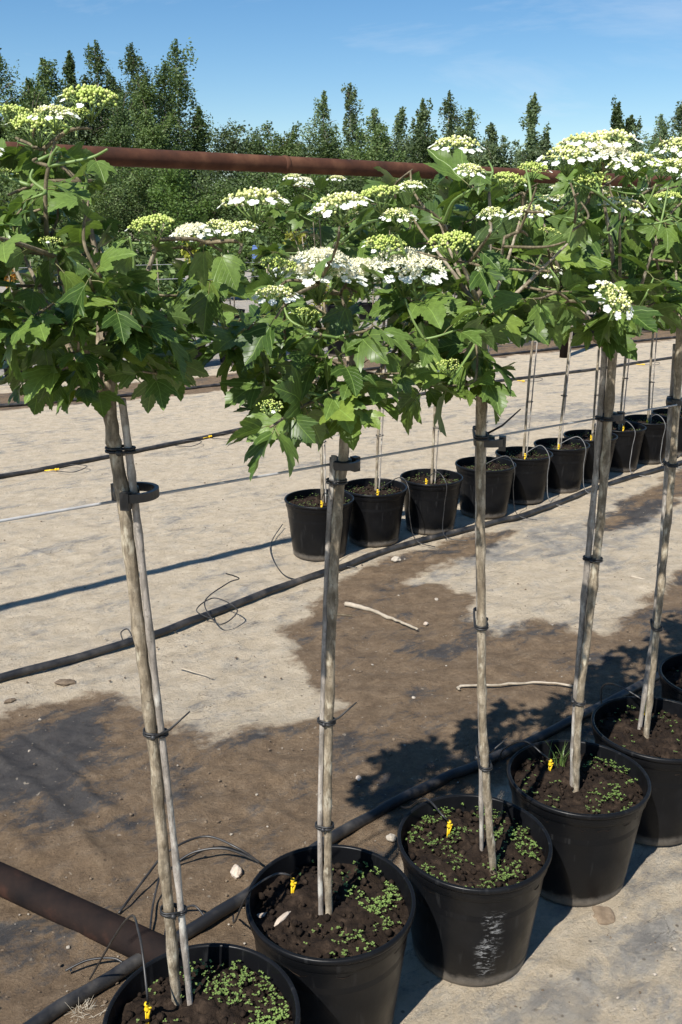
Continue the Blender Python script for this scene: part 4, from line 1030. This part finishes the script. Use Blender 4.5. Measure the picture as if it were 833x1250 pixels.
def bg_tree(x, ytop, wpx, dist, kind, label, group, fol, seed, name):
    r_ = random.Random(seed); g = np.random.default_rng(seed)
    d = ray(x, HOR); d.z = 0; d = d / d.y; pos = Vector((d.x * dist, dist, 0))
    dt = ray(x, ytop); h = (HC + dt.z / dt.y * dist) * 0.985
    w = wpx / F * dist * (1.45 if kind == 'birch' else 1.25)
    root = empty(name, pos); tag(root, label, 'tree', group)
    lean = Vector((r_.uniform(-.03, .03) * h, 0, 0)); th = h * (.93 if kind == 'birch' else .8)
    tr0 = .012 * h + .02
    tp = [Vector((0, 0, -.2)), Vector((lean.x * .2, 0, th * .4)), Vector((lean.x * .7, 0, th * .75)), Vector((lean.x, 0, th))]
    MB().tube(smooth_path(tp, 4), [tr0 * (1 - .9 * k / 12) for k in range(13)], 7).build('trunk', [M['birch'] if kind == 'birch' else M['darkbark']], root)
    cs = []; rs = []; lim = MB()
    nclump = {'birch': 190, 'round': 150, 'thicket': 120}[kind]
    z0 = {'birch': .16, 'round': .20, 'thicket': .03}[kind]
    wv_ = r_.uniform(.05, .35); fq_ = r_.uniform(7, 16); ph_ = r_.uniform(0, 6)
    # boughs from the trunk, clumps of leaves strung along each
    nb = {'birch': 44, 'round': 26, 'thicket': 22}[kind]
    for k in range(nb):
        t = z0 + (1 - z0) * ((k + r_.random()) / nb)
        if kind == 'birch': prof = (min(1, (1 - t) * 1.7) ** .65) * (1 + wv_ * sin(t * fq_ + ph_)) * (.75 + .25 * min(1, (t - z0) * 4 + .2))
        elif kind == 'round': prof = math.sqrt(max(0.02, 1 - ((t - .52) / .52) ** 2))
        else: prof = math.sqrt(max(0.03, 1 - (t * .98) ** 2.5))
        rr = w * .5 * prof * (r_.uniform(.35, 1.45) if kind == 'birch' else r_.uniform(.55, 1.2)); a = r_.uniform(0, 6.28)
        zb = t * h; rise = {'birch': .35, 'round': .45, 'thicket': .5}[kind] * rr
        bz = min(zb, th * .97) - rise * .8
        st = Vector((lean.x * t, 0, max(.1, bz))); en = Vector((lean.x * t + rr * cos(a), rr * sin(a), zb + rise * .25))
        lim.tube([st, st.lerp(en, .5) + Vector((0, 0, .05 * rr)), en], [tr0 * .28 * (1.05 - t), tr0 * .16, tr0 * .07], 4)
        m = max(2, int(nclump / nb * (0.5 + prof)))
        for j in range(m):
            q = (j + .6) / m; p = st.lerp(en, q) + Vector((r_.gauss(0, .06) * w, r_.gauss(0, .06) * w, r_.gauss(0, .022) * h))
            cs.append(tuple(p)); s_ = w * (.085 if kind == 'birch' else .105) * r_.uniform(.6, 1.35) * (.55 + .6 * prof); rs.append((s_ * 1.25, s_ * 1.25, s_ * (2.3 if kind == 'birch' else 1.1)))
    if kind == 'birch':
        for k in range(5): cs.append((lean.x + r_.gauss(0, .02) * w, 0, h * (1 - .018 * k))); s_ = w * .03 * (1 + k * .6); rs.append((s_, s_, s_ * 2.2))
    lim.build('boughs', [M['darkbark']], root)
    sz = max(.05, .00138 * dist) * r_.uniform(.9, 1.1)
    v, f = leaf_cloud(cs, rs, 38 if fol is M['f_blue'] and kind == 'birch' else 58, sz, seed, .8 if kind == 'birch' else .2)
    link('crown', np_mesh('crown', v, f, [fol], False), root)
    return root
tall = [(8, 44, 62, 'f_dark'), (-45, 70, 70, 'f_dark'), (70, 70, 54, 'f_mid'), (101, 60, 32, 'f_dark'), (133, 50, 54, 'f_dark'), (174, 52, 54, 'f_dark'), (226, 52, 70, 'f_dark'), (205, 76, 56, 'f_dark'), (186, 92, 54, 'f_mid'), (150, 90, 54, 'f_mid'), (115, 92, 50, 'f_dark'), (52, 96, 50, 'f_dark'), (250, 130, 44, 'f_dark'),
        (392, 110, 40, 'f_blue'), (427, 101, 34, 'f_blue'), (460, 132, 38, 'f_blue'), (489, 130, 36, 'f_blue'), (514, 119, 32, 'f_blue'), (545, 111, 34, 'f_blue'), (574, 132, 38, 'f_blue'), (598, 150, 36, 'f_blue'),
        (643, 113, 34, 'f_blue'), (664, 160, 36, 'f_blue'), (743, 124, 30, 'f_dark'), (758, 140, 26, 'f_dark'), (823, 117, 44, 'f_blue'), (800, 140, 40, 'f_blue'), (870, 100, 60, 'f_dark')]
for i, (x, y, w, f) in enumerate(tall):
    bg_tree(x, y, w, 62 + (i * 7) % 11, 'birch', 'wispy pale green birch rising above the lower tree line' if f == 'f_blue' else 'tall dense dark birch in the high clump of the tree line', 'wispy birches of the tree line' if f == 'f_blue' else 'tall dark birches of the tree line', M[f], 1000 + i, 'birch_tree')
rounds = [(40, 105, 60), (85, 110, 60), (155, 105, 60), (195, 120, 60), (285, 145, 60), (312, 150, 50), (344, 144, 60), (372, 160, 50), (415, 150, 60), (450, 150, 60), (480, 160, 60), (530, 150, 60), (565, 155, 60), (605, 165, 50), (690, 163, 50), (722, 172, 50), (775, 152, 60), (715, 180, 50), (840, 150, 60), (640, 180, 50), (5, 110, 60)]
for i, (x, y, w) in enumerate(rounds):
    bg_tree(x, y, w, 56 + (i * 5) % 9, 'round', 'broad rounded tree standing between the birches of the tree line', 'rounded trees of the tree line', M[('f_mid', 'f_blue', 'f_dark')[i % 3]], 1200 + i, 'broadleaf_tree')
r0_ = random.Random(4)
for i in range(26):
    x = -40 + i * 37 + r0_.uniform(-8, 8)
    bg_tree(x, r0_.uniform(180, 222), r0_.uniform(66, 95), r0_.uniform(47, 53), 'thicket', 'low dense shrub filling the foot of the tree line', 'shrubs at the foot of the tree line', M[('f_mid', 'f_dark', 'f_mid', 'f_bright')[i % 4]], 1400 + i, 'thicket_shrub')

# ------------------------------------------------------------------ far nursery rows
def bush_crown(seed, w, h, n, size):
    r_ = random.Random(seed); cs = []; rs = []
    for k in range(26):
        a = r_.uniform(0, 6.28); q = math.sqrt(r_.random()); z = r_.random()
        cs.append((q * cos(a) * w * .42 * (1 - .3 * z), q * sin(a) * w * .42 * (1 - .3 * z), h * (.08 + .82 * z))); s_ = w * .16 * r_.uniform(.6, 1.3); rs.append((s_, s_, s_))
    v, f = leaf_cloud(cs, rs, n, size, seed); return v, f
BUSH = {}
for fk in ('f_mid', 'f_dark', 'f_bright', 'f_yellow', 'f_orange'):
    BUSH[fk] = [np_mesh('crown', *bush_crown(33 + k, 1.0, 1.0, 40, .05), [M[fk]], False) for k in range(3)]
    BUSH[fk + '_s'] = np_mesh('crown', *bush_crown(66, 1.0, 1.0, 34, .07), [M[fk]], False)
potS = MB().lathe(pot_profile()[0], 20).mesh('wall', [M['pot']]); rimS = MB().lathe(r_i, 20, close=True).mesh('rim', [M['pot']])
soilS = MB().lathe([(0, HR - .03), (.172, HR - .03)], 20).mesh('soil', [M['soil']])
stemS = MB().tube([(0, 0, .2), (.01, 0, .7), (0, .01, 1.5)], [.011, .010, .007], 6).mesh('trunk', [M['bark']])
for (la, lb, wh) in ((G(-90, 478), G(930, 396), ''), (G(-60, 424), G(900, 366), 'second ')):
  nfar = int((lb - la).length / (.5 if not wh else .62))
  for i in range(nfar + 1):
      r_ = random.Random(2000 + i + len(wh) * 100); p = la.lerp(lb, i / nfar); p.z = 0; p += RN * .25
      po = empty('plant_pot', p); tag(po, 'black pot in the %sdistant row beyond the damp strip' % wh, 'plant pot', 'black pots in the %sdistant row' % wh)
      for nm, me in (('wall', potS), ('rim', rimS), ('soil', soilS)): link(nm, me, po)
      fk = r_.choice(('f_mid', 'f_mid', 'f_bright', 'f_dark'))
      tr_ = empty('potted_shrub', p + Vector((0, 0, HR - .03))); tag(tr_, 'leafy young shrub growing from a pot in the %sdistant row' % wh, 'shrub', 'potted shrubs in the %sdistant row' % wh)
      sh = r_.random() < .55
      s1 = link('trunk', stemS, tr_); s1.location = (0, 0, -.25); s1.scale = (1, 1, .75 if sh else .95)
      cr = link('crown', r_.choice(BUSH[fk]), tr_); w_ = r_.uniform(.45, .62); h_ = r_.uniform(.45, .7); cr.scale = (w_, w_, h_); cr.location = (0, 0, .05 if sh else .62); cr.rotation_euler.z = r_.uniform(0, 6)
  wire('support_wire', la + Vector((0, 0, 1.05)) + RN * .25, lb + Vector((0, 0, 1.05)) + RN * .25, 'pale wire above the %sdistant row of pots' % wh, .004)

LB = {'f_mid': 'rounded green shrub in the far nursery beds', 'f_dark': 'dark green shrub in the far nursery beds', 'f_bright': 'fresh light green shrub in the far nursery beds', 'f_yellow': 'yellow leaved shrub in the far nursery beds', 'f_orange': 'orange tinted shrub in the far nursery beds'}
r_ = random.Random(99)
for row, dist in enumerate((19, 22.5, 26, 30, 35, 41)):
    halfw = dist * .42; nn = int(2 * halfw / (0.85 + .02 * dist))
    for k in range(nn + 1):
        x = -halfw + 2 * halfw * k / nn + r_.uniform(-.15, .15); y = dist + x * .28 + r_.uniform(-.3, .3)
        fk = r_.choices(('f_mid', 'f_dark', 'f_bright', 'f_yellow', 'f_orange'), (4, 3, 4, 1.3, .5))[0]
        root = empty('nursery_shrub', (x, y, 0)); tag(root, LB[fk], 'shrub', LB[fk].replace('shrub', 'shrubs').replace(' in the', ' of the'))
        h_ = r_.uniform(.7, 1.35); w_ = r_.uniform(.7, 1.15); c_ = link('crown', BUSH[fk + '_s'], root); c_.scale = (w_, w_, h_); c_.rotation_euler.z = r_.uniform(0, 6)
        t_ = link('trunk', stemS, root); t_.scale = (1.2, 1.2, .3 * h_); t_.location = (0, 0, -.08)
def crate(x, y, dist, label, col):
    d = ray(x, HOR); p = Vector((d.x / d.y * dist, dist, 0)); root = empty('storage_tub', p); tag(root, label, 'tub')
    m = simple('blue_plastic_' + str(x), [(0.3, tuple(c * .85 for c in col)), (0.7, col)], 3, .5, bs_=0)
    MB().lathe([(0, 0), (.27, 0), (.30, .1), (.31, .5), (.30, .85), (.27, .9)], 20).build('barrel', [m], root)
    MB().lathe([(0, .93), (.26, .93), (.29, .91), (.29, .88), (.0, .88)], 20).build('lid', [m], root)
crate(318, 290, 33, 'blue plastic tub with lid standing among the far shrubs', (0.10, 0.16, 0.36)); crate(339, 296, 31.5, 'paler blue plastic tub beside the darker tub among far shrubs', (0.16, 0.24, 0.46))
